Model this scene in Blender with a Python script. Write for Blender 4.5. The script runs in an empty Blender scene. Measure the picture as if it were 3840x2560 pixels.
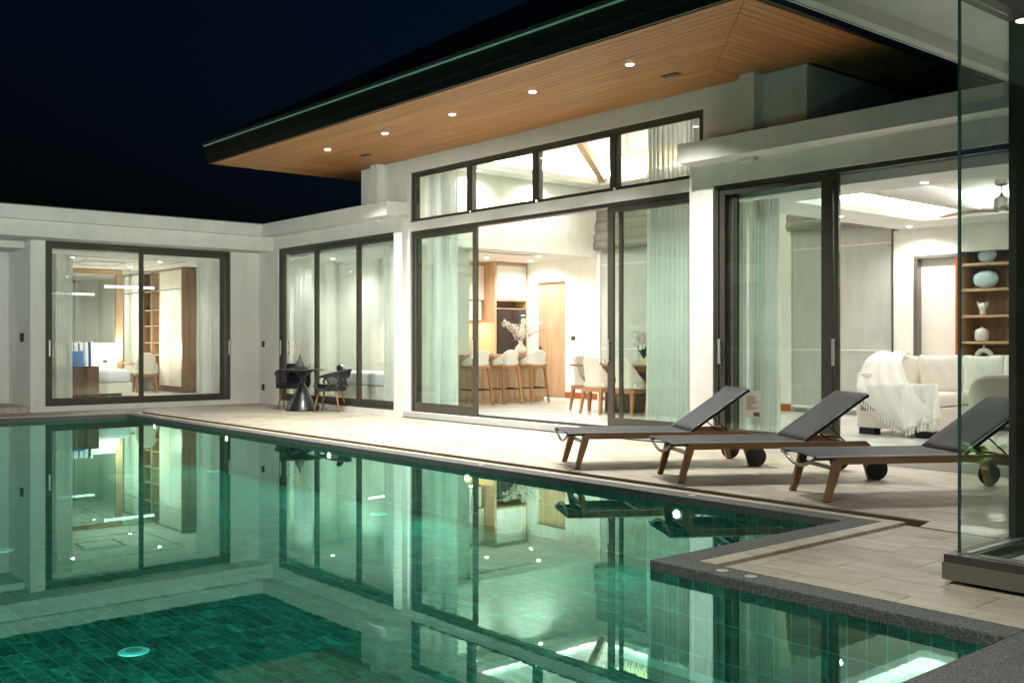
import bpy, bmesh, math, random
from mathutils import Vector, Matrix
random.seed(7)
PI = math.pi
S = bpy.context.scene
COL = S.collection
# ------------------------------------------------------------------ camera
F3 = Vector((-.7622, .6474, 0)); R3 = Vector((.6474, .7622, 0)); CAMZ = 1.19
cd = bpy.data.cameras.new('camera'); cam = bpy.data.objects.new('camera', cd); COL.objects.link(cam)
cam.location = (0, 0, CAMZ)
cam.rotation_euler = (PI/2, 0, math.atan2(-F3.x, F3.y))
cd.sensor_width = 36; cd.lens = 35.92; cd.shift_y = 3/3840
cd.clip_start = .05; cd.clip_end = 3000
S.camera = cam
# ------------------------------------------------------------------ night sky
w = bpy.data.worlds.new('World'); S.world = w; w.use_nodes = True
nt = w.node_tree; bg = nt.nodes['Background']
sky = nt.nodes.new('ShaderNodeTexSky'); sky.sky_type = 'NISHITA'; sky.sun_disc = False
sky.sun_elevation = math.radians(-4.5); sky.sun_rotation = math.radians(35)
tint = nt.nodes.new('ShaderNodeMixRGB'); tint.blend_type = 'MULTIPLY'; tint.inputs[0].default_value = 1
tint.inputs[2].default_value = (.16, .5, 1, 1)
nt.links.new(sky.outputs[0], tint.inputs[1]); nt.links.new(tint.outputs[0], bg.inputs[0])
bg.inputs[1].default_value = .46
S.view_settings.view_transform = 'Standard'; S.view_settings.look = 'None'
S.view_settings.exposure = .68; S.view_settings.gamma = 1; S.view_settings.use_curve_mapping = False
S.render.engine = 'CYCLES'
cy = S.cycles
cy.use_denoising = True
try: cy.denoiser = 'OPENIMAGEDENOISE'
except Exception: pass
cy.max_bounces = 10; cy.diffuse_bounces = 6; cy.glossy_bounces = 5; cy.transparent_max_bounces = 32
cy.transmission_bounces = 6; cy.sample_clamp_indirect = 6; cy.caustics_reflective = False; cy.caustics_refractive = False
cy.use_light_tree = True; cy.blur_glossy = .5
# ------------------------------------------------------------------ materials
MATS = {}
def newmat(name):
    m = bpy.data.materials.new(name); m.use_nodes = True
    MATS[name] = m
    return m, m.node_tree, m.node_tree.nodes['Principled BSDF']
def noise(nt, scale, detail=4, rough=.6, vec=None, stretch=None):
    tc = nt.nodes.new('ShaderNodeTexCoord'); n = nt.nodes.new('ShaderNodeTexNoise')
    n.inputs['Scale'].default_value = scale; n.inputs['Detail'].default_value = detail; n.inputs['Roughness'].default_value = rough
    src = tc.outputs['Object']
    if stretch:
        mp = nt.nodes.new('ShaderNodeMapping'); mp.inputs['Scale'].default_value = stretch
        nt.links.new(src, mp.inputs['Vector']); src = mp.outputs[0]
    nt.links.new(src, n.inputs['Vector'])
    return n
def ramp(nt, fac, stops):
    r = nt.nodes.new('ShaderNodeValToRGB'); nt.links.new(fac, r.inputs[0])
    e = r.color_ramp.elements
    while len(e) < len(stops): e.new(.5)
    for k, (p, c) in enumerate(stops):
        e[k].position = p; e[k].color = (*c, 1)
    return r
def mix(nt, a, b, fac, mode='MIX'):
    n = nt.nodes.new('ShaderNodeMixRGB'); n.blend_type = mode
    for i, v in ((0, fac), (1, a), (2, b)):
        if isinstance(v, (int, float)): n.inputs[i].default_value = v
        elif isinstance(v, tuple): n.inputs[i].default_value = (*v, 1)
        else: nt.links.new(v, n.inputs[i])
    return n.outputs[0]
def bump(nt, b, h, strength, dist=.01):
    n = nt.nodes.new('ShaderNodeBump'); n.inputs['Strength'].default_value = strength; n.inputs['Distance'].default_value = dist
    nt.links.new(h, n.inputs['Height']); nt.links.new(n.outputs[0], b.inputs['Normal'])
def plain(name, col, rough=.6, metal=0, nscale=6, var=.08, bmp=0, coat=0, stretch=None, alpha=1, spec=.5):
    m, nt, b = newmat(name)
    n = noise(nt, nscale, stretch=stretch)
    lo = tuple(max(0, c*(1-var)) for c in col); hi = tuple(min(1, c*(1+var)) for c in col)
    r = ramp(nt, n.outputs[0], [(.3, lo), (.7, hi)])
    nt.links.new(r.outputs[0], b.inputs['Base Color'])
    b.inputs['Roughness'].default_value = rough; b.inputs['Metallic'].default_value = metal
    b.inputs['Coat Weight'].default_value = coat; b.inputs['Alpha'].default_value = alpha
    b.inputs['Specular IOR Level'].default_value = spec
    if bmp:
        n2 = noise(nt, nscale*14, 2); bump(nt, b, n2.outputs[0], bmp, .002)
    return m
def stripes(name):
    m, nt, b = newmat(name); tc = nt.nodes.new('ShaderNodeTexCoord'); sx = nt.nodes.new('ShaderNodeSeparateXYZ'); nt.links.new(tc.outputs['Object'], sx.inputs[0])
    mu = nt.nodes.new('ShaderNodeMath'); mu.operation = 'MULTIPLY_ADD'; mu.inputs[1].default_value = 1.79; mu.inputs[2].default_value = .5; nt.links.new(sx.outputs['X'], mu.inputs[0])
    rp = nt.nodes.new('ShaderNodeValToRGB'); rp.color_ramp.interpolation = 'CONSTANT'; nt.links.new(mu.outputs[0], rp.inputs[0]); e = rp.color_ramp.elements
    st = [(0, 1), (.08, 0), (.2, 1), (.23, 0), (.27, 1), (.30, 0), (.44, 1), (.50, 0), (.62, 1), (.64, 0), (.67, 1), (.69, 0), (.80, 1), (.9, 0)]
    while len(e) < len(st): e.new(.5)
    for k, (p, dk) in enumerate(st): e[k].position = p; e[k].color = (.02, .06, .16, 1) if dk else (.82, .83, .84, 1)
    nt.links.new(rp.outputs[0], b.inputs['Base Color']); b.inputs['Roughness'].default_value = .9
def rnd(nt, island=True):
    if island: return nt.nodes.new('ShaderNodeNewGeometry').outputs['Random Per Island']
    return nt.nodes.new('ShaderNodeObjectInfo').outputs['Random']
def wood(name, c0, c1, axis='X', rough=.45, scale=3, per='obj', coat=0):
    m, nt, b = newmat(name)
    st = {'X': (.35, 9, 9), 'Y': (9, .35, 9), 'Z': (9, 9, .35)}[axis]
    tc = nt.nodes.new('ShaderNodeTexCoord'); mp = nt.nodes.new('ShaderNodeMapping'); mp.inputs['Scale'].default_value = st
    oi = nt.nodes.new('ShaderNodeObjectInfo'); sh = nt.nodes.new('ShaderNodeVectorMath'); sh.operation = 'MULTIPLY_ADD'
    cmb = nt.nodes.new('ShaderNodeCombineXYZ')
    for k in range(3): nt.links.new(oi.outputs['Random'], cmb.inputs[k])
    sh.inputs[1].default_value = (7, 7, 7); nt.links.new(cmb.outputs[0], sh.inputs[0]); nt.links.new(tc.outputs['Object'], sh.inputs[2])
    nt.links.new(sh.outputs[0], mp.inputs[0])
    n = nt.nodes.new('ShaderNodeTexNoise'); n.inputs['Scale'].default_value = scale; n.inputs['Detail'].default_value = 8; n.inputs['Distortion'].default_value = .6
    nt.links.new(mp.outputs[0], n.inputs['Vector'])
    r = ramp(nt, n.outputs[0], [(.3, c0), (.52, tuple((a+d)/2 for a, d in zip(c0, c1))), (.72, c1)])
    hs = nt.nodes.new('ShaderNodeHueSaturation'); mr = nt.nodes.new('ShaderNodeMapRange')
    mr.inputs['To Min'].default_value = .9; mr.inputs['To Max'].default_value = 1.08
    nt.links.new(oi.outputs['Random'], mr.inputs[0]); nt.links.new(mr.outputs[0], hs.inputs['Value']); nt.links.new(r.outputs[0], hs.inputs['Color'])
    nt.links.new(hs.outputs[0], b.inputs['Base Color']); b.inputs['Roughness'].default_value = rough
    b.inputs['Coat Weight'].default_value = coat
    bump(nt, b, n.outputs[0], .12, .003)
    return m
def emit(name, col, s):
    m = bpy.data.materials.new(name); m.use_nodes = True; nt = m.node_tree
    nt.nodes.remove(nt.nodes['Principled BSDF']); e = nt.nodes.new('ShaderNodeEmission')
    e.inputs[0].default_value = (*col, 1); e.inputs[1].default_value = s
    nt.links.new(e.outputs[0], nt.nodes['Material Output'].inputs[0]); MATS[name] = m
    return m
def glassy(name, tr, ior=1.5, rough=0, gt=(1, 1, 1), boost=1.0, waves=None):
    m = bpy.data.materials.new(name); m.use_nodes = True; nt = m.node_tree
    nt.nodes.remove(nt.nodes['Principled BSDF'])
    t = nt.nodes.new('ShaderNodeBsdfTransparent'); t.inputs[0].default_value = (*tr, 1)
    g = nt.nodes.new('ShaderNodeBsdfGlossy'); g.inputs['Roughness'].default_value = rough; g.inputs[0].default_value = (*gt, 1)
    # Schlick reflectance from the unsigned angle, so both faces of a thin pane behave alike
    ge = nt.nodes.new('ShaderNodeNewGeometry'); dt = nt.nodes.new('ShaderNodeVectorMath'); dt.operation = 'DOT_PRODUCT'
    nt.links.new(ge.outputs['Normal'], dt.inputs[0]); nt.links.new(ge.outputs['Incoming'], dt.inputs[1])
    def mth(op, a, b=0):
        n_ = nt.nodes.new('ShaderNodeMath'); n_.operation = op
        for i_, v_ in enumerate((a, b)):
            if isinstance(v_, (int, float)): n_.inputs[i_].default_value = v_
            else: nt.links.new(v_, n_.inputs[i_])
        return n_.outputs[0]
    f0 = ((ior-1)/(ior+1))**2
    fac = mth('ADD', mth('MULTIPLY', mth('POWER', mth('SUBTRACT', 1, mth('ABSOLUTE', dt.outputs['Value'])), 5), 1-f0), f0)
    if boost != 1:
        mu = nt.nodes.new('ShaderNodeMath'); mu.operation = 'MULTIPLY'; mu.use_clamp = True; mu.inputs[1].default_value = boost
        nt.links.new(fac, mu.inputs[0]); fac = mu.outputs[0]
    x = nt.nodes.new('ShaderNodeMixShader')
    nt.links.new(fac, x.inputs[0]); nt.links.new(t.outputs[0], x.inputs[1]); nt.links.new(g.outputs[0], x.inputs[2])
    nt.links.new(x.outputs[0], nt.nodes['Material Output'].inputs[0])
    if waves:
        tc = nt.nodes.new('ShaderNodeTexCoord'); mp = nt.nodes.new('ShaderNodeMapping'); mp.inputs['Scale'].default_value = (1, 1.6, 1)
        nt.links.new(tc.outputs['Object'], mp.inputs[0])
        n = nt.nodes.new('ShaderNodeTexNoise'); n.inputs['Scale'].default_value = waves[0]; n.inputs['Detail'].default_value = 3
        nt.links.new(mp.outputs[0], n.inputs['Vector'])
        bp = nt.nodes.new('ShaderNodeBump'); bp.inputs['Strength'].default_value = waves[1]; bp.inputs['Distance'].default_value = waves[2]
        nt.links.new(n.outputs[0], bp.inputs['Height'])
        nt.links.new(bp.outputs[0], g.inputs['Normal'])
    MATS[name] = m
    return m
def sheer(name, col, transp, stripes=60):
    m = bpy.data.materials.new(name); m.use_nodes = True; nt = m.node_tree
    nt.nodes.remove(nt.nodes['Principled BSDF'])
    d = nt.nodes.new('ShaderNodeBsdfDiffuse'); tl = nt.nodes.new('ShaderNodeBsdfTranslucent'); tr = nt.nodes.new('ShaderNodeBsdfTransparent')
    n = noise(nt, 5, 5, stretch=(1, 1, .4)); c = ramp(nt, n.outputs[0], [(.3, tuple(x*.86 for x in col)), (.7, col)])
    nt.links.new(c.outputs[0], d.inputs[0]); nt.links.new(c.outputs[0], tl.inputs[0])
    a = nt.nodes.new('ShaderNodeMixShader'); a.inputs[0].default_value = .45
    nt.links.new(d.outputs[0], a.inputs[1]); nt.links.new(tl.outputs[0], a.inputs[2])
    x = nt.nodes.new('ShaderNodeMixShader'); x.inputs[0].default_value = transp
    nt.links.new(a.outputs[0], x.inputs[1]); nt.links.new(tr.outputs[0], x.inputs[2])
    nt.links.new(x.outputs[0], nt.nodes['Material Output'].inputs[0]); MATS[name] = m
    return m

def plaster(name, col):
    m, nt, b = newmat(name)
    n1 = noise(nt, 1.3, 5, stretch=(1, 1, .45)); n2 = noise(nt, 60, 3)
    r = ramp(nt, n1.outputs[0], [(.25, tuple(c*.84 for c in col)), (.7, col)])
    n3 = noise(nt, 5, 6, stretch=(1.2, 1.2, .5)); r3 = ramp(nt, n3.outputs[0], [(.3, (.90, .90, .88)), (.6, (1, 1, 1))])
    nt.links.new(mix(nt, r.outputs[0], r3.outputs[0], .7, 'MULTIPLY'), b.inputs['Base Color']); b.inputs['Roughness'].default_value = .75
    bump(nt, b, n2.outputs[0], .25, .003)
    return m
plaster('render', (.76, .76, .72)); plaster('roof_paint', (.30, .30, .26))
plaster('inner_wall', (.84, .84, .77)); plaster('ceiling_white', (.85, .85, .83))
plain('cream_panel', (.78, .73, .66), .35, var=.03); plain('skirting_red', (.33, .07, .02), .35, var=.2, nscale=20)
plain('frame_bronze', (.075, .07, .055), .42, .35, var=.1); plain('track', (.2, .19, .17), .35, .7)
plain('steel', (.72, .72, .70), .38, .75, var=.03); plain('black_metal', (.015, .015, .016), .35, .4)
plain('fascia_dark', (.02, .018, .013), .45, var=.3); plain('drip_pool_lit', (.6, .92, .78), .5)  # drip edge: green pool light on white, painted into its colour
plain('roof_tile', (.03, .03, .032), .7, var=.3)
plain('socket_black', (.012, .012, .012), .4)
wood('soffit_x', (.36, .145, .046), (.56, .265, .10), 'X', .5, 2.2); wood('soffit_y', (.36, .145, .046), (.56, .265, .10), 'Y', .5, 2.2)
plain('groove_brown', (.07, .03, .012), .7); plain('riser_shade', (.11, .075, .045), .7, var=.2); plain('plinth_shaded', (.13, .13, .10), .8); plain('edge_green', (.03, .08, .065), .15, coat=.5); plain('pavilion_dark', (.05, .055, .05), .5); wood('teak_x', (.19, .09, .035), (.34, .175, .08), 'X', .42, 5); wood('teak_z', (.19, .09, .035), (.34, .175, .08), 'Z', .42, 5)
wood('oak', (.36, .215, .12), (.55, .375, .23), 'Z', .4, 3); wood('oak_x', (.36, .215, .12), (.55, .375, .23), 'X', .4, 3); wood('oak_y', (.36, .215, .12), (.55, .375, .23), 'Y', .4, 3)
wood('walnut', (.15, .08, .045), (.28, .16, .10), 'Z', .38, 3); wood('walnut_y', (.15, .08, .045), (.28, .16, .10), 'Y', .38, 3)
wood('chair_oak', (.30, .14, .05), (.42, .22, .09), 'Z', .4, 4)
plain('linen', (.66, .60, .51), .9, var=.06, nscale=40, bmp=.3); plain('linen_light', (.78, .74, .66), .9, var=.05, nscale=40, bmp=.3)
plain('throw_white', (.86, .85, .80), .95, var=.04, nscale=50, bmp=.5); plain('bedding', (.82, .84, .87), .9, var=.02)
plain('blue_fabric', (.05, .14, .32), .9, var=.4, nscale=30); stripes('pillow_stripe')
plain('blind_grey', (.20, .185, .15), .95, var=.15, nscale=25, stretch=(1, 1, .3)); plain('seam', (.9, .9, .85), .8)
plain('drape_dark', (.06, .055, .05), .95, var=.2)
plain('ceramic_white', (.82, .80, .74), .25, coat=.4, var=.03); plain('ceramic_blue', (.42, .52, .58), .5, var=.15, nscale=9)
plain('ceramic_taupe', (.11, .095, .085), .6, var=.1)
plain('mesh_black', (.009, .011, .015), .65, var=.12, nscale=120, bmp=.4, alpha=.93); plain('rubber', (.02, .02, .02), .8, bmp=.4)
plain('rope', (.035, .034, .034), .8, var=.3, nscale=60, bmp=.4); plain('plastic_cushion', (.012, .016, .022), .12, coat=1, var=.3, nscale=9)
plain('table_black', (.012, .013, .015), .38, var=.2, coat=.3)
plain('paper', (.30, .26, .20), .8, var=.03); plain('ink', (.03, .03, .03), .8)
plain('fridge_black', (.012, .012, .014), .12, coat=.6); plain('flower_white', (.85, .82, .74), .8, var=.1, nscale=60)
plain('flower_pink', (.5, .33, .33), .8); plain('leaf_green', (.035, .10, .03), .45, var=.4, nscale=10); plain('stem', (.10, .09, .04), .7)
plain('wheat', (.62, .45, .2), .9, var=.3, nscale=60); plain('napkin', (.85, .65, .25), .8)
plain('gold', (.8, .5, .15), .25, 1); plain('lid_plastic', (.38, .40, .38), .5, var=.2, nscale=20)
plain('bright_green', (.10, .32, .04), .5, var=.3, nscale=20); plain('red_flower', (.6, .04, .04), .6)
m_, nt_, b_ = newmat('mirror'); b_.inputs['Base Color'].default_value = (.75, .78, .74, 1); b_.inputs['Metallic'].default_value = 1; b_.inputs['Roughness'].default_value = .02
m_, nt_, b_ = newmat('crystal'); b_.inputs['Base Color'].default_value = (.9, .8, .6, 1); b_.inputs['Roughness'].default_value = .05; b_.inputs['Specular IOR Level'].default_value = 1
b_.inputs['Emission Color'].default_value = (1, .8, .5, 1); b_.inputs['Emission Strength'].default_value = 2.5
def stone(name, c0, c1, c2, scale, rough, island=.12, bmp=.15, coat=0, stretch=None):
    m, nt, b = newmat(name)
    n1 = noise(nt, scale, 9, .68, stretch=stretch); n1.inputs['Distortion'].default_value = .8
    n2 = noise(nt, scale*.35, 3)
    r = ramp(nt, n1.outputs[0], [(.3, c0), (.52, c1), (.75, c2)])
    hs = nt.nodes.new('ShaderNodeHueSaturation'); mr = nt.nodes.new('ShaderNodeMapRange')
    mr.inputs['To Min'].default_value = 1-island; mr.inputs['To Max'].default_value = 1+island
    nt.links.new(rnd(nt), mr.inputs[0]); nt.links.new(mr.outputs[0], hs.inputs['Value']); nt.links.new(r.outputs[0], hs.inputs['Color'])
    c = mix(nt, hs.outputs[0], n2.outputs[0], .25, 'OVERLAY')
    nt.links.new(c, b.inputs['Base Color']); b.inputs['Roughness'].default_value = rough; b.inputs['Coat Weight'].default_value = coat
    bump(nt, b, n1.outputs[0], bmp, .004)
    return m
def tilerand(name, c0, c1, c2, scale, rough, lo, hi, bmp, stretch):
    """stone veining shifted per tile so that no two neighbours continue each other"""
    m, nt, b = newmat(name)
    tc = nt.nodes.new('ShaderNodeTexCoord'); geo = nt.nodes.new('ShaderNodeNewGeometry')
    oi = nt.nodes.new('ShaderNodeObjectInfo'); ad = nt.nodes.new('ShaderNodeMath'); ad.operation = 'ADD'
    nt.links.new(geo.outputs['Random Per Island'], ad.inputs[0]); nt.links.new(oi.outputs['Random'], ad.inputs[1])
    fr = nt.nodes.new('ShaderNodeMath'); fr.operation = 'FRACT'; nt.links.new(ad.outputs[0], fr.inputs[0])
    cmb = nt.nodes.new('ShaderNodeCombineXYZ'); nt.links.new(fr.outputs[0], cmb.inputs[0]); nt.links.new(fr.outputs[0], cmb.inputs[1])
    vm = nt.nodes.new('ShaderNodeVectorMath'); vm.operation = 'MULTIPLY_ADD'; vm.inputs[1].default_value = (37, 53, 11)
    nt.links.new(cmb.outputs[0], vm.inputs[0]); nt.links.new(tc.outputs['Object'], vm.inputs[2])
    mp = nt.nodes.new('ShaderNodeMapping'); mp.inputs['Scale'].default_value = stretch; nt.links.new(vm.outputs[0], mp.inputs[0])
    n = nt.nodes.new('ShaderNodeTexNoise'); n.inputs['Scale'].default_value = scale; n.inputs['Detail'].default_value = 9
    n.inputs['Roughness'].default_value = .66; n.inputs['Distortion'].default_value = 1.2
    nt.links.new(mp.outputs[0], n.inputs['Vector'])
    r = ramp(nt, n.outputs[0], [(.34, c0), (.52, c1), (.7, c2)])
    hs = nt.nodes.new('ShaderNodeHueSaturation'); mr = nt.nodes.new('ShaderNodeMapRange')
    mr.inputs['To Min'].default_value = lo; mr.inputs['To Max'].default_value = hi
    nt.links.new(fr.outputs[0], mr.inputs[0]); nt.links.new(mr.outputs[0], hs.inputs['Value']); nt.links.new(r.outputs[0], hs.inputs['Color'])
    ns = nt.nodes.new('ShaderNodeTexNoise'); ns.inputs['Scale'].default_value = 1.1; ns.inputs['Detail'].default_value = 6; ns.inputs['Roughness'].default_value = .7
    nt.links.new(geo.outputs['Position'], ns.inputs['Vector'])
    rs = ramp(nt, ns.outputs[0], [(.36, (.8, .79, .76)), (.55, (1, 1, 1))])
    nt.links.new(mix(nt, hs.outputs[0], rs.outputs[0], 1, 'MULTIPLY'), b.inputs['Base Color']); b.inputs['Roughness'].default_value = rough
    bump(nt, b, n.outputs[0], bmp, .004)
    return m
tilerand('deck_tile', (.36, .31, .23), (.47, .42, .33), (.56, .51, .42), 2.2, .5, .9, 1.1, .12, (1, 3, 1))
plain('deck_grout', (.55, .52, .45), .9, var=.1)
tilerand('floor_tile', (.58, .58, .55), (.68, .68, .65), (.75, .75, .73), 1.2, .22, .97, 1.03, .02, (1, 3, 1))
plain('floor_grout', (.42, .42, .4), .8)
tilerand('pool_tile', (.003, .052, .042), (.009, .115, .09), (.03, .25, .19), 6, .9, .7, 1.25, .2, (1, 2.2, 2.2))
MATS['pool_tile'].node_tree.nodes['Principled BSDF'].inputs['Specular IOR Level'].default_value = .08
plain('pool_grout', (.045, .27, .21), .8, var=.15, nscale=3)
stone('granite_brown', (.16, .09, .045), (.36, .24, .14), (.6, .48, .34), 14, .25, 0)
m, nt, b = newmat('pebble_wash')
v = nt.nodes.new('ShaderNodeTexVoronoi'); v.inputs['Scale'].default_value = 260
tc = nt.nodes.new('ShaderNodeTexCoord'); nt.links.new(tc.outputs['Object'], v.inputs['Vector'])
sep = nt.nodes.new('ShaderNodeSeparateColor'); nt.links.new(v.outputs['Color'], sep.inputs[0])
r = ramp(nt, sep.outputs[0], [(.0, (.045, .05, .045)), (.65, (.11, .12, .11)), (1, (.27, .28, .26))])
nt.links.new(r.outputs[0], b.inputs['Base Color']); b.inputs['Roughness'].default_value = .75; bump(nt, b, v.outputs['Distance'], .8, .004)
glassy('pane_glass', (.94, .975, .955), 1.4); glassy('corner_glass', (.95, .98, .963), 1.42)
glassy('water', (.62, .97, .88), 1.33, gt=(.58, 1, .86), waves=(11, .2, .0003), boost=1.2)
sheer('sheer_white', (.92, .92, .90), .16); sheer('shade_pale', (.72, .74, .70), .05)
emit('lamp_white', (1, .97, .9), 26); emit('lamp_pool', (1, .97, .85), 70); emit('lamp_shade_glow', (1, .93, .8), 5); emit('reflection_glow', (1, .96, .88), 1.6)
emit('drain_glow', (0, 0, 0), 0)
plain('drain_blue', (.12, .62, .62), .5, var=.1)
# ------------------------------------------------------------------ builders
class B:
    def __init__(s): s.bm = bmesh.new()
    def box(s, x0, x1, y0, y1, z0, z1, bev=0):
        if x1 < x0: x0, x1 = x1, x0
        if y1 < y0: y0, y1 = y1, y0
        if z1 < z0: z0, z1 = z1, z0
        r = bmesh.ops.create_cube(s.bm, size=1, matrix=Matrix.Translation(((x0+x1)/2, (y0+y1)/2, (z0+z1)/2)) @ Matrix.Diagonal((x1-x0, y1-y0, z1-z0, 1)))
        if bev:
            es = list({e for v_ in r['verts'] for e in v_.link_edges})
            bmesh.ops.bevel(s.bm, geom=es, offset=bev, segments=2 if bev < .02 else 3, profile=.6, affect='EDGES')
        return s
    def beam(s, p, q, w, h, up=(0, 0, 1), w2=None, h2=None):
        p, q = Vector(p), Vector(q); d = (q-p).normalized(); u = Vector(up)
        if abs(d.dot(u)) > .98: u = Vector((1, 0, 0))
        r = d.cross(u).normalized(); u = r.cross(d)
        w2 = w if w2 is None else w2; h2 = h if h2 is None else h2
        a = [s.bm.verts.new(p + r*sx*w/2 + u*sz*h/2) for sx, sz in ((-1, -1), (1, -1), (1, 1), (-1, 1))]
        c = [s.bm.verts.new(q + r*sx*w2/2 + u*sz*h2/2) for sx, sz in ((-1, -1), (1, -1), (1, 1), (-1, 1))]
        s.bm.faces.new(a[::-1]); s.bm.faces.new(c)
        for k in range(4): s.bm.faces.new((a[k], a[(k+1) % 4], c[(k+1) % 4], c[k]))
        return s
    def tube(s, pts, r, n=8, r2=None, cap=True):
        pts = [Vector(p) for p in pts]; rings = []; m = len(pts)
        up = None
        for k, p in enumerate(pts):
            d = (pts[min(k+1, m-1)] - pts[max(k-1, 0)]).normalized()
            if up is None: up = Vector((0, 0, 1)) if abs(d.z) < .9 else Vector((1, 0, 0))
            a = d.cross(up).normalized(); up = a.cross(d).normalized()
            rr = r if r2 is None else r + (r2-r)*k/(m-1)
            rings.append([s.bm.verts.new(p + a*math.cos(2*PI*j/n)*rr + up*math.sin(2*PI*j/n)*rr) for j in range(n)])
        for k in range(m-1):
            for j in range(n):
                s.bm.faces.new((rings[k][j], rings[k][(j+1) % n], rings[k+1][(j+1) % n], rings[k+1][j]))
        if cap: s.bm.faces.new(rings[0][::-1]); s.bm.faces.new(rings[-1])
        return s
    def lathe(s, prof, n=24, c=(0, 0, 0), sx=1, sy=1):
        rings = []
        for r, z in prof:
            rings.append([s.bm.verts.new((c[0]+math.cos(2*PI*j/n)*max(r, 1e-4)*sx, c[1]+math.sin(2*PI*j/n)*max(r, 1e-4)*sy, c[2]+z)) for j in range(n)])
        for k in range(len(rings)-1):
            for j in range(n):
                s.bm.faces.new((rings[k][j], rings[k][(j+1) % n], rings[k+1][(j+1) % n], rings[k+1][j]))
        s.bm.faces.new(rings[0][::-1]); s.bm.faces.new(rings[-1])
        return s
    def poly(s, pts, z0, z1):
        a = [s.bm.verts.new((x, y, z0)) for x, y in pts]; c = [s.bm.verts.new((x, y, z1)) for x, y in pts]
        s.bm.faces.new(a[::-1]); s.bm.faces.new(c); n = len(pts)
        for k in range(n): s.bm.faces.new((a[k], a[(k+1) % n], c[(k+1) % n], c[k]))
        return s
    def grid(s, f, nu, nv):
        g = [[s.bm.verts.new(f(i/nu, j/nv)) for j in range(nv+1)] for i in range(nu+1)]
        for i in range(nu):
            for j in range(nv): s.bm.faces.new((g[i][j], g[i+1][j], g[i+1][j+1], g[i][j+1]))
        return s
    def ell(s, c, r, seg=12, rings=8):
        bmesh.ops.create_uvsphere(s.bm, u_segments=seg, v_segments=rings, radius=1, matrix=Matrix.Translation(c) @ Matrix.Diagonal((*r, 1)))
        return s
    def mesh(s, name, smooth=False):
        bmesh.ops.recalc_face_normals(s.bm, faces=s.bm.faces)
        me = bpy.data.meshes.new(name); s.bm.to_mesh(me); s.bm.free()
        if smooth:
            for p in me.polygons: p.use_smooth = True
        return me
    def obj(s, name, mat, parent=None, smooth=False, kind=None, solid=0, loc=None, rot=None):
        me = s.mesh(name, smooth); me.materials.append(MATS[mat])
        o = bpy.data.objects.new(name, me); COL.objects.link(o)
        if parent: o.parent = parent
        if kind: o['kind'] = kind
        if solid:
            md = o.modifiers.new('solid', 'SOLIDIFY'); md.thickness = solid
        if loc: o.location = loc
        if rot: o.rotation_euler = rot
        return o
def bx(name, mat, parent, *a, bev=0, **k): return B().box(*a, bev=bev).obj(name, mat, parent, **k)
def tag(o, label, cat, group=None):
    o['label'] = label; o['category'] = cat
    if group: o['group'] = group
    return o
def thing(name, label, cat, loc=(0, 0, 0), rz=0, group=None):
    o = bpy.data.objects.new(name, None); COL.objects.link(o); o.location = loc; o.rotation_euler = (0, 0, rz)
    return tag(o, label, cat, group)
def struct(name, mat, *boxes, parent=None):
    b = B()
    for q in boxes: b.box(*q)
    return b.obj(name, mat, parent, kind='structure' if parent is None else None)
def empty(name, parent=None, kind=None):
    o = bpy.data.objects.new(name, None); COL.objects.link(o); o.parent = parent
    if kind: o['kind'] = kind
    return o
def dup(root, loc, rz=None, label=None):
    def cp(o, par):
        c = o.copy(); COL.objects.link(c); c.parent = par
        for ch in list(o.children): cp(ch, c)
        return c
    r = cp(root, None); r.location = loc
    if rz is not None: r.rotation_euler = (0, 0, rz)
    if label: r['label'] = label
    return r
def lamp(kind, name, loc, power, col=(1, .93, .82), size=.1, rot=(0, 0, 0), angle=120, size_y=None, parent=None, blend=.8):
    l = bpy.data.lights.new(name, kind); l.energy = power*LP; l.color = col
    if kind == 'AREA':
        l.size = size
        if size_y: l.shape = 'RECTANGLE'; l.size_y = size_y
        else: l.shape = 'DISK'
    else: l.shadow_soft_size = size
    if kind == 'SPOT': l.spot_size = math.radians(angle); l.spot_blend = blend
    o = bpy.data.objects.new(name, l); COL.objects.link(o); o.location = loc; o.rotation_euler = rot
    if parent: o.parent = parent
    return o
WARM = (1, .98, .915); LP = 7
# ================================================================== GROUND, POOL, DECK
FY = 9.17; HY = 9.27; XB = -18.45; YB = 13.87; FZ = .1; CZ = 2.81
PZ = -.54; WZ = -.057
struct('ground', 'deck_grout', (-400, 400, -400, 400, -1.2, -1.0))
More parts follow.
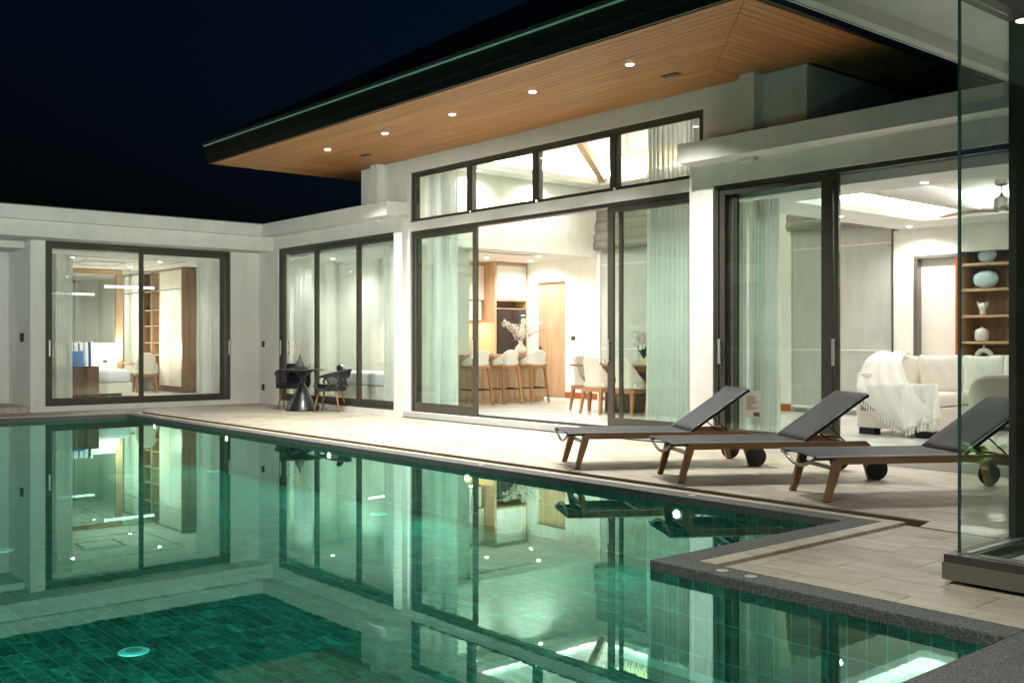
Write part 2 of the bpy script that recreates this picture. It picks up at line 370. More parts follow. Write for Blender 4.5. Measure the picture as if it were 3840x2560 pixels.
# --- pool basin
pool = struct('pool_basin', 'pool_grout',
    (-17.3, -1.6, -6, 6.35, PZ-.1, PZ-.002),
    (-17.3, -3.5, 6.112, 6.3, PZ, -.05), (-3.778, -3.4, 4.2, 6.11, PZ, -.05), (-3.768, -1.6, 4.202, 4.4, PZ, -.05),
    (-1.848, -1.2, -6, 4.2, PZ, -.05), (-17.3, -17.062, -6, 6.11, PZ, -.05))
def merge_tiles(quads, mat, name, parent, limit=300, keep_near=True):
    """quads: (cx, cy, cz, sx, sy, sz); the largest in view become objects that share meshes, the rest one stuff part"""
    cache = {}
    def view(q):
        p = Vector(q[:3]) - Vector((0, 0, CAMZ)); t = p.dot(F3)
        if t < .3: return 0
        u = p.dot(R3)/t; v_ = p.z/t
        if abs(u) > .53 or abs(v_) > .36: return 0
        return 1/t
    quads = sorted(quads, key=view, reverse=True)
    for q in quads[:limit]:
        key = tuple(round(x, 3) for x in q[3:])
        if key not in cache:
            me = B().box(-q[3]/2, q[3]/2, -q[4]/2, q[4]/2, -q[5]/2, q[5]/2).mesh(name); me.materials.append(MATS[mat]); cache[key] = me
        o = bpy.data.objects.new(name, cache[key]); COL.objects.link(o); o.location = q[:3]; o.parent = parent
    if len(quads) > limit:
        b = B()
        vs = []; fs = []
        for q in quads[limit:]:
            n0 = len(vs); hx, hy, hz = q[3]/2, q[4]/2, q[5]/2
            for dz in (-hz, hz):
                for dx, dy in ((-hx, -hy), (hx, -hy), (hx, hy), (-hx, hy)): vs.append((q[0]+dx, q[1]+dy, q[2]+dz))
            fs += [tuple(n0+i for i in f) for f in ((3, 2, 1, 0), (4, 5, 6, 7), (0, 1, 5, 4), (1, 2, 6, 5), (2, 3, 7, 6), (3, 0, 4, 7))]
        me = bpy.data.meshes.new(name); me.from_pydata(vs, [], fs); me.materials.append(MATS[mat])
        o = bpy.data.objects.new(name, me); COL.objects.link(o); o.parent = parent; o['kind'] = 'stuff'
qs = []
G = .0075
for i in range(int(15.3/.2)+1):
    for j in range(106):
        x = -17.0+.2*i-.02; y = 6.05-.1*j
        if y < -4: continue
        if x > -3.87 and y > 4.13: continue
        if x > -1.95: continue
        qs.append((x, y, PZ-.006, .2-G, .1-G, .012))
merge_tiles(qs, 'pool_tile', 'pool_floor_tile', pool, 290)
wq = []
zs = [(-.152, .19), (-.348, .19), (-.492, .086)]
for zc, h in zs:
    for i in range(133): wq.append((-17.01+.1*i, 6.116, zc, .1-G, .012, h))
    for j in range(19): wq.append((-3.774, 4.25+.1*j, zc, .012, .1-G, h))
    for i in range(19): wq.append((-3.725+.1*i, 4.206, zc, .1-G, .012, h))
    for j in range(80): wq.append((-1.844, 4.15-.1*j, zc, .012, .1-G, h)); wq.append((-17.066, 6.05-.1*j, zc, .012, .1-G, h))
merge_tiles(wq, 'pool_tile', 'pool_wall_tile', pool, 290)
# water
bw = B(); bmv = [bw.bm.verts.new(p) for p in ((-17.06, -6, WZ), (-1.85, -6, WZ), (-1.85, 4.2, WZ), (-3.78, 4.2, WZ), (-3.78, 6.11, WZ), (-17.06, 6.11, WZ))]
bw.bm.faces.new(bmv); bw.obj('pool_water', 'water', kind='structure')
# coping
def slab(name, mat, parent, *a, bev=.006): return bx(name, mat, parent, *a, bev=bev)
coping = empty('pool_coping', kind='structure')
for q in ((-17.06, -3.78, 6.11, 6.28), (-17.25, -17.06, -6, 6.28), (-3.78, -3.59, 4.385, 6.28), (-3.78, -1.85, 4.2, 4.385), (-1.85, -.9, -6, 4.385)):
    slab('coping_stone', 'pebble_wash', coping, q[0], q[1], q[2], q[3], WZ-.012, .0, bev=.009)
border = empty('border_strip', kind='structure')
x = -17.34
while x < -3.6:
    x2 = min(x+.594, -3.472); slab('border_tile', 'deck_tile', border, x, x2-.003, 6.284, 6.372, -.045, .0, bev=.002); x += .594
y = 4.389
while y < 6.28:
    y2 = min(y+.594, 6.281); slab('border_tile', 'deck_tile', border, -3.586, -3.472, y, y2-.003, -.045, .0, bev=.002); y += .594
y = -6
while y < 6.2:
    y2 = min(y+.594, 6.37); slab('border_tile', 'deck_tile', border, -17.345, -17.254, y, y2-.003, -.045, .0, bev=.002); y += .594
struct('deck_gutter', 'deck_tile', (-17.5, -3.368, 6.376, 6.526, -.07, -.05), (-17.5, -17.35, -6, 6.376, -.07, -.05))
deck = struct('deck', 'deck_grout', (-18.45, 3, 6.534, FY, -.07, -.005), (-3.468, 3, 4.389, 6.374, -.06, -.026), (-.896, 3, -6, 4.389, -.06, -.026), (-18.45, -17.504, -6, 6.53, -.06, -.005))
struct('riser_shade_strip', 'riser_shade', (-17.5, -3.37, 6.527, 6.5335, -.05, -.0085))  # dark strip paints the shade on the step face towards the pool
dq = []
def clip(q, r):
    x0, x1, y0, y1 = max(q[0], r[0]), min(q[1], r[1]), max(q[2], r[2]), min(q[3], r[3])
    return (x0, x1, y0, y1) if x1-x0 > .02 and y1-y0 > .02 else None
regs = [(-18.45, 3, 6.53, FY, 0), (-3.468, 3, 4.389, 6.358, -.021), (-.896, 3, 0, 4.389, -.021), (-18.45, -17.504, 2, 6.53, 0)]
for k in range(-16, 17):
    y0 = 4.606+.292*k; off = -2.785 if k % 2 == 0 else -3.08
    for i in range(-27, 11):
        x0 = off+.594*i
        for rg in regs:
            c = clip((x0, x0+.594, y0, y0+.292), rg)
            if c: dq.append(((c[0]+c[1])/2, (c[2]+c[3])/2, rg[4]-.004, c[1]-c[0]-.004, c[3]-c[2]-.004, .008))
merge_tiles(dq, 'deck_tile', 'deck_tile', deck, 280)
# the row that slopes from the lower terrace up to the upper one
for i in range(-1, 11):
    x0 = max(-2.785+.594*i, -3.366); x1 = -2.785+.594*(i+1); yy0, yy1 = 6.36, 6.527; b = B()
    vs_ = [b.bm.verts.new(p) for p in ((x0, yy0, -.021), (x1-.004, yy0, -.021), (x1-.004, yy1, 0), (x0, yy1, 0))]; b.bm.faces.new(vs_); b.obj('deck_tile', 'deck_tile', deck, solid=.008)
# ================================================================== HOUSE
house = thing('house', 'white rendered single storey villa with raised timber lined roof beside the pool', 'house', (-12, 9.2, 0))
HL = Vector(house.location)
def hpart(name, mat, *boxes, bev=0, parent=None, kind=None):
    b = B()
    for q in boxes: b.box(q[0]-HL.x, q[1]-HL.x, q[2]-HL.y, q[3]-HL.y, q[4], q[5], bev=bev)
    return b.obj(name, mat, parent or house, kind=kind)
# wall around openings (lower facade y 9.17, hall y 9.27)
T_ = .25
hpart('facade_wall', 'render', (-18.25, -17.665, FY, FY+T_, 0, CZ), (-13.73, -13.49, FY, FY+T_, 0, 3.2),
      (-17.665, -13.73, FY, FY+T_, 0, .095), (-18.25, -13.73, FY, FY+T_, 2.96, 3.2), (-18.25, -17.665, FY, FY+T_, CZ, 2.96))
hpart('hall_wall', 'render', (-13.488, -13.42, HY, HY+.2, 0, 4.1), (-13.42, -7.64, HY, HY+.2, 0, .095), (-13.42, -7.4, HY, HY+.2, 2.945, 3.09),
      (-13.42, -7.52, HY, HY+.2, 3.875, 4.098), (-14.86, -13.49, HY, HY+.2, 3.2, 4.098), (-7.52, -6.15, HY, HY+.2, 3.09, 4.098),
      (-14.86, -14.66, HY+.2, 16, 2.9, 4.098), (-6.35, -6.15, HY+.2, 16, 2.9, 4.098), (-14.66, -6.35, 15.8, 16, 2.9, 4.098))
hpart('living_wall', 'render', (-7.64, -7.302, FY, FY+T_, 0, 3.2), (-7.302, -1.0, FY, FY+T_, 2.95, 3.2), (-7.302, -2.5, FY, FY+T_, 0, .095))
hpart('roof_pillar', 'render', (-14.34, -14.14, 9.12, HY-.001, 3.15, 4.097)); hpart('roof_pillar', 'render', (-6.885, -6.69, 9.09, HY-.001, 3.15, 4.097))
# parapet canopies
hpart('parapet', 'render', (-17.727, -13.49, 8.88, FY+.35, 3.19, 3.41)); hpart('parapet', 'render', (-7.55, -1.5, 8.86, HY-.002, 3.19, 3.41))
hpart('parapet', 'render', (-18.8, -17.729, -6, 9.6, 3.19, 3.41))
hpart('parapet_cap', 'frame_bronze', (-17.727, -14.2, 8.9, FY+.35, 3.411, 3.425)); hpart('parapet_cap', 'frame_bronze', (-18.8, -17.745, -6, 9.6, 3.411, 3.43))
hpart('parapet_cap', 'frame_bronze', (-7.0, -1.5, 8.88, HY, 3.411, 3.422))
hpart('flat_roof', 'roof_paint', (-24, -18.8, 3, 9.6, 3.1, 3.3), (-18.8, -14.86, 9.6, 16, 3.1, 3.3), (-6.149, -1.5, 9.42, 16, 3.1, 3.3))
hpart('bedroom_beam', 'render', (-18.7, -17.851, -6, FY-.001, 2.925, 3.189))
hpart('bedroom_wall', 'render', (XB-.25, XB, 4.98, 5.22, 0, 2.924), (XB-.25, XB, 8.586, FY, 0, 2.924), (XB-.25, XB, 5.22, 8.586, 0, .093), (-18.701, -18.44, 8.586, FY+.2, 2.96, 3.19),
      (XB-.25, -18.25, FY, FY+.25, 0, 3.18), (-19.8, XB-.25, 4.98, 5.1, 0, 2.924))
hpart('alcove_wall', 'render', (-20, -19.8, -6, 5.1, .1, 2.924)); hpart('alcove_beam', 'render', (-19.79, -18.75, -6, 4.97, 2.8, 2.923))
hpart('alcove_step', 'deck_grout', (-19.8, -18.46, -6, 4.979, 0, .088))
y = 4.974
while y > -.5:
    hpart('step_tile', 'deck_tile', (-18.459, -18.449, y-.594, y-.004, .004, .1), bev=.0015)
    hpart('step_tile', 'deck_tile', (-19.79, -18.463, y-.594, y-.004, .088, .1)); y -= .594
# ---- hall roof: soffit planks, fascia, roof
SZ = 4.1; EX0, EX1, EY0, EY1 = -15.9, -5.25, 7.04, 17.0
soffit = B().box(EX0-HL.x, EX1-HL.x, EY0-HL.y, HY-.0-HL.y, SZ+.012, SZ+.03).box(EX0-HL.x, -14.0-HL.x, HY-HL.y, EY1-HL.y, SZ+.012, SZ+.03).box(-7-HL.x, EX1-HL.x, HY-HL.y, EY1-HL.y, SZ+.012, SZ+.03).obj('soffit', 'groove_brown', house)
def clip_poly(pts, f):
    out = []
    for k in range(len(pts)):
        a, c = pts[k], pts[(k+1) % len(pts)]; fa, fc = f(a), f(c)
        if fa >= 0: out.append(a)
        if fa*fc < 0:
            t = fa/(fa-fc); out.append((a[0]+(c[0]-a[0])*t, a[1]+(c[1]-a[1])*t))
    return out
def plank(x0, x1, y0, y1, fs, mat):
    p = [(x0, y0), (x1, y0), (x1, y1), (x0, y1)]
    for f in fs:
        p = clip_poly(p, f)
        if len(p) < 3: return
    cx = sum(a[0] for a in p)/len(p); cy_ = sum(a[1] for a in p)/len(p)
    B().poly([(a-cx, c-cy_) for a, c in p], -.014, 0).obj('plank', mat, soffit, loc=(cx-HL.x, cy_-HL.y, SZ+.012-.001))
PW = .1; hipL = lambda p: (p[0]-EX0)-(p[1]-EY0); hipR = lambda p: (EX1-p[0])-(p[1]-EY0)
k = 0; y = EY0+.03
while y < HY-.005:
    y1 = min(y+PW-.007, HY-.002); x = EX0+random.uniform(-3, 0)
    while x < EX1:
        L = 3.6; plank(x+.002, x+L-.002, y, y1, (lambda p: hipL(p)-.004, lambda p: hipR(p)-.004), 'soffit_x'); x += L
    y += PW
x = EX0+.03
while x < -13.66:
    lim = HY-.002 if x > -14.87 else 12.5
    y = EY0+random.uniform(-2, 0)
    while y < lim:
        plank(x, x+PW-.007, y+.002, min(y+3.6-.002, lim), (lambda p: -hipL(p)-.004,), 'soffit_y'); y += 3.6
    x += PW
x = EX1-.03-PW
while x > -7.6:
    lim = HY-.002 if x < -6.16 else 13.5
    y = EY0+random.uniform(-2, 0)
    while y < lim:
        plank(x, x+PW-.007, y+.002, min(y+3.6-.002, lim), (lambda p: -hipR(p)-.004,), 'soffit_y'); y += 3.6
    x -= PW
def ring(name, mat, off, z0, z1, th=.03, parent=None):
    hpart(name, mat, (EX0-off-th, EX1+off+th, EY0-off-th, EY0-off, z0, z1), (EX0-off-th, EX0-off, EY0-off, EY1+off, z0, z1), (EX1+off, EX1+off+th, EY0-off, EY1+off, z0, z1), (EX0-off-th, EX1+off+th, EY1+off, EY1+off+th, z0, z1), parent=parent)
roof = B()
zt = 4.43; ro = .1
def roofmesh():
    x0, x1, y0, y1 = EX0-ro-HL.x, EX1+ro-HL.x, EY0-ro-HL.y, EY1+ro-HL.y
    h = min(x1-x0, y1-y0)/2; s = math.tan(math.radians(30))
    b = roof.bm
    v = [b.verts.new(p) for p in ((x0, y0, zt), (x1, y0, zt), (x1, y1, zt), (x0, y1, zt))]
    if (y1-y0) < (x1-x0): r = [b.verts.new((x0+h, (y0+y1)/2, zt+h*s)), b.verts.new((x1-h, (y0+y1)/2, zt+h*s))]; fs = [(v[0], v[1], r[1], r[0]), (v[1], v[2], r[1]), (v[2], v[3], r[0], r[1]), (v[3], v[0], r[0])]
    else: r = [b.verts.new(((x0+x1)/2, y0+h, zt+h*s)), b.verts.new(((x0+x1)/2, y1-h, zt+h*s))]; fs = [(v[0], v[1], r[0]), (v[1], v[2], r[1], r[0]), (v[2], v[3], r[1]), (v[3], v[0], r[0], r[1])]
    for f in fs: b.faces.new(f)
roofmesh(); roof = roof.obj('roof', 'roof_tile', house, solid=.04)
ring('fascia_board', 'fascia_dark', 0, SZ, SZ+.1); ring('fascia_board', 'fascia_dark', .03, SZ+.102, SZ+.28); ring('drip_edge', 'drip_pool_lit', .055, SZ+.282, SZ+.325, .03)
# ---- interior shell
floor = struct('floor', 'floor_grout', (-24, -18.66, 5.0, 9.1, 0.01, FZ-.006), (-18.2, 3, FY+.02, 16, 0.012, FZ-.006))
fq = []
for k in range(0, 16):
    for i in range(0, 21):
        x0 = -14.6+.8*i-(.4 if k % 2 else 0); y0 = FY+.26+.4*k
        if y0 > YB-.1 or x0 > -2.5: continue
        if FY+.26 < y0+.4: fq.append((x0+.4, y0+.2, FZ-.004, .796, .396, .008))
for k in range(9):
    for i in range(6):
        fq.append((-23.0+.8*i+.4-(.4 if k % 2 else 0), 5.2+.4*k, FZ-.004, .796, .396, .008)) if -23.0+.8*i+.8-(.4 if k % 2 else 0) < -18.2 else None
merge_tiles(fq, 'floor_tile', 'floor_tile', floor, 290)
struct('inner_wall', 'inner_wall',
    (-16.6, -15.56, YB, YB+.2, FZ, CZ), (-15.56, -14.708, YB, YB+.2, 2.4, 4.12), (-15.56, -14.708, YB+.12, YB+.2, FZ, 2.4),
    (-14.708, -13.8, YB, YB+.2, FZ, 4.12), (-13.8, -7.75, YB, YB+.2, 4.0, 4.12), (-13.8, -11.6, YB+.12, YB+.2, FZ, 4.0), (-9.7, -9.49, YB, YB+.2, FZ, 4.0), (-9.49, -7.75, YB+.12, YB+.2, FZ, 4.0), (-11.6, -9.7, YB, YB+.2, FZ, 4.0),
    (-7.75, -7.42, YB, YB+.2, FZ, CZ), (-7.42, -6.79, YB, YB+.2, 2.42, CZ), (-7.42, -6.79, YB+.3, YB+.4, FZ, 2.42), (-6.79, -1.5, YB, YB+.2, 2.44, CZ), (-6.79, -1.5, YB+.45, YB+.5, FZ, 2.5), (-5.0, -1.5, YB, YB+.2, FZ, 2.44),
    (-7.62, -7.45, HY+.2, YB, CZ+.002, 4.12), (-13.95, -13.78, HY+.2, YB, CZ+.002, 4.12), (-13.78, -7.62, HY+.2, HY+.22, 3.87, 4.1),
    (-18.3, -14.2, 10.87, 11.0, FZ, CZ), (-16.6, -16.45, 11.0, YB, FZ, CZ), (-14.2, -14.1, FY+.25, 11.0, FZ, CZ), (-14.1, -13.79, FY+.25, FY+.33, FZ, CZ), (-18.44, -18.3, FY+.25, 11, FZ, CZ),
    (-23.35, -23.2, 5.0, 9.2, FZ, CZ), (-23.35, -18.7, 9.15, 9.25, FZ, CZ), (-23.35, -18.7, 4.98-.0+.13, 5.18, FZ, CZ), (-1.5, -1.3, 9.42, YB+.2, FZ, CZ))
ceil = struct('ceiling', 'ceiling_white',
    (-23.35, -18.7, 5.0, 9.25, CZ, CZ+.05), (-18.44, -13.95, FY+.25, 11.0, CZ, CZ+.05), (-16.6, -13.95, 10.9, YB+.2, CZ, CZ+.05), (-13.95, -13.781, HY+.2, YB, CZ-.001, CZ+.002),
    # living perimeter around the cove
    (-7.62, -6.88, FY+.25, YB, CZ, CZ+.1), (-6.88, -3.2, FY+.25, 10.12, CZ, CZ+.1), (-6.88, -3.2, 13.05, YB, CZ, CZ+.1), (-3.2, -1.5, FY+.25, YB, CZ, CZ+.1),
    (-7.2, -2.9, 9.9, 13.3, CZ+.28, CZ+.3), (-7.2, -7.18, 9.9, 13.3, CZ+.1, CZ+.28), (-7.2, -2.9, 9.9, 9.92, CZ+.1, CZ+.28), (-7.2, -2.9, 13.28, 13.3, CZ+.1, CZ+.28),
    # hall perimeter
    (-13.78, -13.35, HY+.22, YB, 4.09, 4.2), (-13.35, -8.05, HY+.22, 10.45, 4.09, 4.2), (-13.35, -8.05, 13.49, YB, 4.09, 4.2), (-8.05, -7.62, HY+.22, YB, 4.09, 4.2))
vb = B(); x0, x1, y0, y1 = -13.65, -7.75, 10.15, 13.79; h = 1.82; s_ = .5
v = [vb.bm.verts.new(p) for p in ((x0, y0, 4.25), (x1, y0, 4.25), (x1, y1, 4.25), (x0, y1, 4.25))]
r = [vb.bm.verts.new((x0+h, (y0+y1)/2, 4.25+h*s_)), vb.bm.verts.new((x1-h, (y0+y1)/2, 4.25+h*s_))]
for f in ((v[0], v[1], r[1], r[0]), (v[1], v[2], r[1]), (v[2], v[3], r[0], r[1]), (v[3], v[0], r[0])): vb.bm.faces.new(f)
vb.obj('vault_ceiling', 'ceiling_white', kind='structure', solid=.03)
B().beam((-13.3, 13.5, 4.20), (-12.1, 11.45, 4.80), .12, .14).obj('ceiling_beam', 'oak_x', kind='structure'); B().beam((-8.1, 13.5, 4.20), (-9.3, 11.45, 4.80), .12, .14).obj('ceiling_beam', 'oak_x', kind='structure')
struct('skirting', 'skirting_red', (-14.70, -13.81, YB-.015, YB-.001, FZ+.001, FZ+.11), (-9.69, -9.5, YB-.015, YB-.001, FZ+.001, FZ+.11), (-18.29, -16.3, 10.855, 10.869, FZ+.001, FZ+.11), (-16.28, -14.21, 10.855, 10.869, FZ+.001, FZ+.11))
# ---- glazing: y-plane ('y') or x-plane ('x'); every door > panel_frame, pane, handle
glassy('pane_glass_green', (.915, .965, .945), 1.4)
def sliding(ax, pos, sgn, a0, a1, z0, z1, panels, name='sliding_door', fr=.05, dep=.13, label=None, track=True):
    """sgn: direction into the room. panels: (a0, a1, depth offset, stile width left, right, top, bottom)"""
    def q(u0, u1, d0, d1, za, zb):
        lo, hi = sorted((pos+sgn*d0, pos+sgn*d1))
        return (u0, u1, lo, hi, za, zb) if ax == 'y' else (lo, hi, u0, u1, za, zb)
    d = hpart(name, 'frame_bronze', q(a0, a0+fr, .03, .03+dep, z0, z1), q(a1-fr, a1, .03, .03+dep, z0, z1), q(a0+fr, a1-fr, .03, .03+dep, z1-fr, z1), q(a0+fr, a1-fr, .03, .03+dep, z0, z0+.015),
              *([q(a0+fr, a1-fr, .045+.03*k, .05+.03*k, z0+.015, z0+.028) for k in range(4)] if track else []))
    if label: d['label'] = label
    for (p0, p1, off, sl, sr, st, sb) in panels:
        za, zb = z0+.018, z1-fr-.003; o0, o1 = .04+off, .075+off
        f = hpart('panel_frame', 'frame_bronze', q(p0, p0+sl, o0, o1, za, zb), q(p1-sr, p1, o0, o1, za, zb), q(p0+sl, p1-sr, o0, o1, zb-st, zb), q(p0+sl, p1-sr, o0, o1, za, za+sb), parent=d)
        hpart('pane', 'pane_glass_green' if off == .04 or off == .045 and ax == 'y' else 'pane_glass', q(p0+sl-.005, p1-sr+.005, (o0+o1)/2-.003, (o0+o1)/2+.003, za+sb-.005, zb-st+.005), parent=d)
    return d, q
def handle(d, q, a, off, z0=.95, z1=1.225):
    hpart('handle', 'steel', q(a-.014, a+.014, off-.055, off-.035, z0, z1), bev=.004, parent=d)
    hpart('handle_mount', 'black_metal', q(a-.006, a+.006, off-.035, off-.001, z0+.03, z0+.05), q(a-.006, a+.006, off-.035, off-.001, z1-.05, z1-.03), parent=d)
# main hall doors
d, q = sliding('y', HY, 1, -13.42, -7.64, .095, 2.945, [(-13.34, -11.76, 0, .04, .1, .07, .13), (-9.09, -7.7, 0, .1, .05, .07, .13), (-8.93, -7.75, .04, .05, .05, .07, .1), (-13.3, -11.83, .04, .05, .05, .07, .1)])
handle(d, q, -11.81, .04); handle(d, q, -9.04, .04)
# clerestory
d, q = sliding('y', HY, 1, -13.42, -7.52, 3.09, 3.875, [(-13.36, -11.97, 0, .03, .03, .03, .03), (-11.9, -10.5, 0, .03, .03, .03, .03), (-10.43, -9.02, 0, .03, .03, .03, .03), (-8.95, -7.58, 0, .03, .03, .03, .03)], name='clerestory_window', track=False)
for a in (-11.935, -10.465, -8.985): hpart('mullion', 'frame_bronze', q(a-.033, a+.033, .031, .15, 3.14, 3.825), parent=d)
# middle room
d, q = sliding('y', FY, 1, -17.665, -13.73, .1, 2.96, [(-17.6, -16.28, 0, .09, .07, .06, .11), (-16.36, -14.92, .04, .07, .07, .06, .11), (-15.0, -13.79, .08, .07, .04, .06, .11)])
handle(d, q, -17.55, .04); handle(d, q, -17.4, .1)
# living room: one panel, stack at its right, opening beyond
d, q = sliding('y', FY, 1, -7.302, -2.6, .095, 2.95, [(-7.24, -5.86, 0, .07, .08, .06, .11), (-7.1, -5.8, .045, .07, .07, .06, .11), (-5.86, -5.74, .0, .05, .05, .06, .1)])
hpart('panel_frame', 'frame_bronze', q(-7.225, -7.19, .11, .14, .12, 2.9), q(-7.17, -7.145, .11, .14, .12, 2.9), parent=d)
handle(d, q, -7.21, .04); handle(d, q, -5.775, .04)
lab = hpart('sticker', 'paper', (-6.90, -6.70, FY+.052, FY+.053, .37, .66), parent=d)
rr = random.Random(3); b = B()
for k in range(9): b.box(-6.885-HL.x, -6.885+rr.uniform(.08, .17)-HL.x, FY+.0505-HL.y, FY+.0515-HL.y, .60-.018*k, .606-.018*k)
for k in range(16): b.box(-6.79+.005*k-HL.x, -6.787+.005*k+rr.choice((0, .0015))-HL.x, FY+.0505-HL.y, FY+.0515-HL.y, .385, .43)
b.obj('sticker_print', 'ink', d)
# bedroom (x plane, into -x)
d, q = sliding('x', XB, -1, 5.22, 8.586, .095, 2.924, [(5.27, 6.92, 0, .07, .08, .06, .11), (6.86, 8.5, .045, .05, .09, .08, .1)])
handle(d, q, 5.29, .04); handle(d, q, 8.545, .02)
# sockets on walls
for (x, z) in ((-18.25, 1.156), (-18.25, .321)):
    o = bx('wall_socket', 'socket_black', None, x-.045, x+.045, FY-.02, FY-.001, z-.06, z+.06, bev=.006)
    tag(o, 'square black wall socket beside the narrow sliding door, %s of the two' % ('upper' if z > 1 else 'lower'), 'socket', 'black sockets in the corner by the bistro table')
o = bx('wall_light', 'socket_black', None, -18.92, -18.84, 4.93, 4.979, 1.2, 1.35, bev=.006); tag(o, 'small black box fitting on the shaded alcove wall', 'wall fitting')
# ================================================================== NEAR PAVILION (right)
pav = thing('glass_pavilion', 'frameless glass corner of a pavilion on a low rendered plinth', 'pavilion', (-2.485, 5.05, 0))
PLc = Vector(pav.location)
def pp(name, mat, *boxes, bev=0, parent=None):
    b = B()
    for q in boxes: b.box(q[0]-PLc.x, q[1]-PLc.x, q[2]-PLc.y, q[3]-PLc.y, q[4], q[5], bev=bev)
    return b.obj(name, mat, parent or pav)
pp('plinth', 'plinth_shaded', (-2.525, -2.35, 4.99, FY, 0, .085), (-2.35, 2.4, 4.99, 5.16, 0, .085))  # plinth colour darkened to hold the shade on its front
pp('bottom_track', 'frame_bronze', (-2.519, -2.4, 4.998, FY, .086, .125), (-2.4, 2.4, 4.998, 5.13, .086, .125))
pp('track_rail', 'steel', (-2.455, -2.425, 5.09, FY, .126, .132), (-2.36, 2.4, 5.055, 5.062, .126, .134))
pp('inner_floor', 'floor_tile', (-2.3, 2.4, 5.2, FY, .06, .1))
pp('pane', 'corner_glass', (-2.472, -2.462, 5.067, 5.71, .128, 2.95), parent=None); pp('pane', 'corner_glass', (-2.461, 2.3, 5.058, 5.066, .128, 2.95))
pp('edge_seal', 'edge_green', (-2.476, -2.4615, 5.0565, 5.0665, .128, 2.95)); pp('post', 'frame_bronze', (-2.51, -2.40, 5.71, 5.83, .126, 3.19)); pp('post', 'frame_bronze', (-2.51, -2.45, 7.4, 7.5, .126, 3.19), (-2.51, -2.45, 5.83, 5.9, .126, 3.19))
pp('top_track', 'frame_bronze', (-2.52, -2.40, 5.0, FY, 2.951, 3.04), (-2.40, 2.4, 5.0, 5.12, 2.951, 3.04))
pp('head_wall', 'render', (-2.52, -2.35, 5.0, FY, 3.041, 3.27), (-2.35, 2.4, 5.0, 5.15, 3.041, 3.27))
pr_ = pp('pavilion_roof', 'ceiling_white', (-3.52, 2.6, -2.5, 8.855, 3.285, 3.4)); pp('roof_edge_beam', 'render', (-3.52, -3.42, -2.5, 8.855, 3.19, 3.284))
pp('edge_groove', 'roof_paint', (-3.505, -3.495, -2.5, 8.855, 3.187, 3.19))
# ================================================================== LAMPS
def downlight(loc, power, label, group, r=.045, col=WARM, spot=True, angle=155):
    t = thing('downlight', label, 'downlight', loc, 0, group)
    B().lathe([(r*1.25, 0), (r*1.25, -.006), (r, -.008)], 20).obj('trim_ring', 'ceiling_white', t)
    B().lathe([(r*.85, -.0085), (r*.85, -.012)], 20).obj('lens', 'lamp_white', t)
    if power: lamp('SPOT', 'downlight_lamp', (0, 0, -.03), power, col, .02, (0, 0, 0), angle, parent=t)
    return t
ordn = ['first downlight from the gable corner of the wooden soffit', 'second downlight from the gable corner of the wooden soffit', 'middle downlight of the row in the wooden soffit', 'fourth downlight of the soffit row, right of the middle', 'last downlight of the soffit row, nearest the hip seam']
for k, x in enumerate((-13.55, -11.985, -10.43, -8.885, -7.35)):
    downlight((x, 7.86, SZ-.001), 62, ordn[k], 'downlights in the timber soffit', .045, angle=112)
for x, y, l in ((-13.587, 8.55, 'small black slot fitting in the timber soffit above the left pillar'), (-7.357, 8.52, 'small black slot fitting in the timber soffit by the right hip seam')):
    tag(bx('soffit_speaker', 'socket_black', None, x-.11, x+.11, y-.05, y+.05, SZ-.012, SZ+.001, bev=.006), l, 'soffit fitting', 'black slot fittings')
for (x, y), l in zip(((-15.21, 12.28), (-15.23, 13.43), (-14.33, 12.83)), ('nearest the long air grille', 'above the fridge', 'nearest the hall edge')):
    downlight((x, y, CZ-.001), 12, 'round recessed kitchen ceiling downlight ' + l, 'kitchen downlights', .042)
for (x, y), l in zip(((-14.33, 11.3), (-15.2, 11.2)), ('out of sight above the island', 'out of sight above the sink')): pass
for (x, y), l in zip(((-11.12, 10.30), (-13.57, 12.2), (-13.55, 10.7)), ('over the front windows', 'above the kitchen opening, middle', 'in the front left corner')):
    downlight((x, y, 4.089), 10, 'downlight in the high hall ceiling rim ' + l, 'hall rim downlights', .042)
for (x, y), l in zip(((-5.17, 9.86), (-7.26, 13.42), (-7.25, 11.67)), ('near the sliding door', 'in the far corner by the shade', 'on the left rim behind the door post')):
    downlight((x, y, CZ-.001), 9, 'living room ceiling rim downlight ' + l, 'living room downlights', .042)
for (x, y), l in zip(((-20.23, 7.9), (-22.02, 7.95), (-20.2, 6.2)), ('near the right curtain', 'close to the mirror wall', 'beside the left curtain')):
    downlight((x, y, CZ-.001), 7.5, 'bedroom ceiling downlight ' + l, 'bedroom downlights', .042)
downlight((-17.25, 10.12, CZ-.001), 8, 'single downlight in the plain middle room ceiling', 'middle room downlights', .042)
downlight((-15.1, 10.0, CZ-.001), 7, 'hidden right downlight of the plain middle room', 'middle room downlights', .042)
# cove strips (real LED strips lying on the ledges, facing up and inwards)
def strip(loc, sx, sy, power, rot=(PI, 0, 0), col=WARM): return lamp('AREA', 'cove_strip', loc, power, col, sx, rot, size_y=sy)
strip((-10.7, 10.3, 4.24), 5.2, .06, 25); strip((-10.7, 13.64, 4.24), 5.2, .06, 25); strip((-13.5, 12, 4.24), .06, 3, 24); strip((-7.9, 12, 4.24), .06, 3, 24)
strip((-5.0, 10.02, 2.93), 3.8, .05, 30); strip((-5.0, 13.16, 2.93), 3.8, .05, 30); strip((-7.0, 11.6, 2.93), .05, 3.0, 30); strip((-3.05, 11.6, 2.93), .05, 3.0, 30)
lamp('AREA', 'under_cabinet_strip', (-16.25, 11.6, 1.60), 6, (1, .85, .6), .04, size_y=2.6)
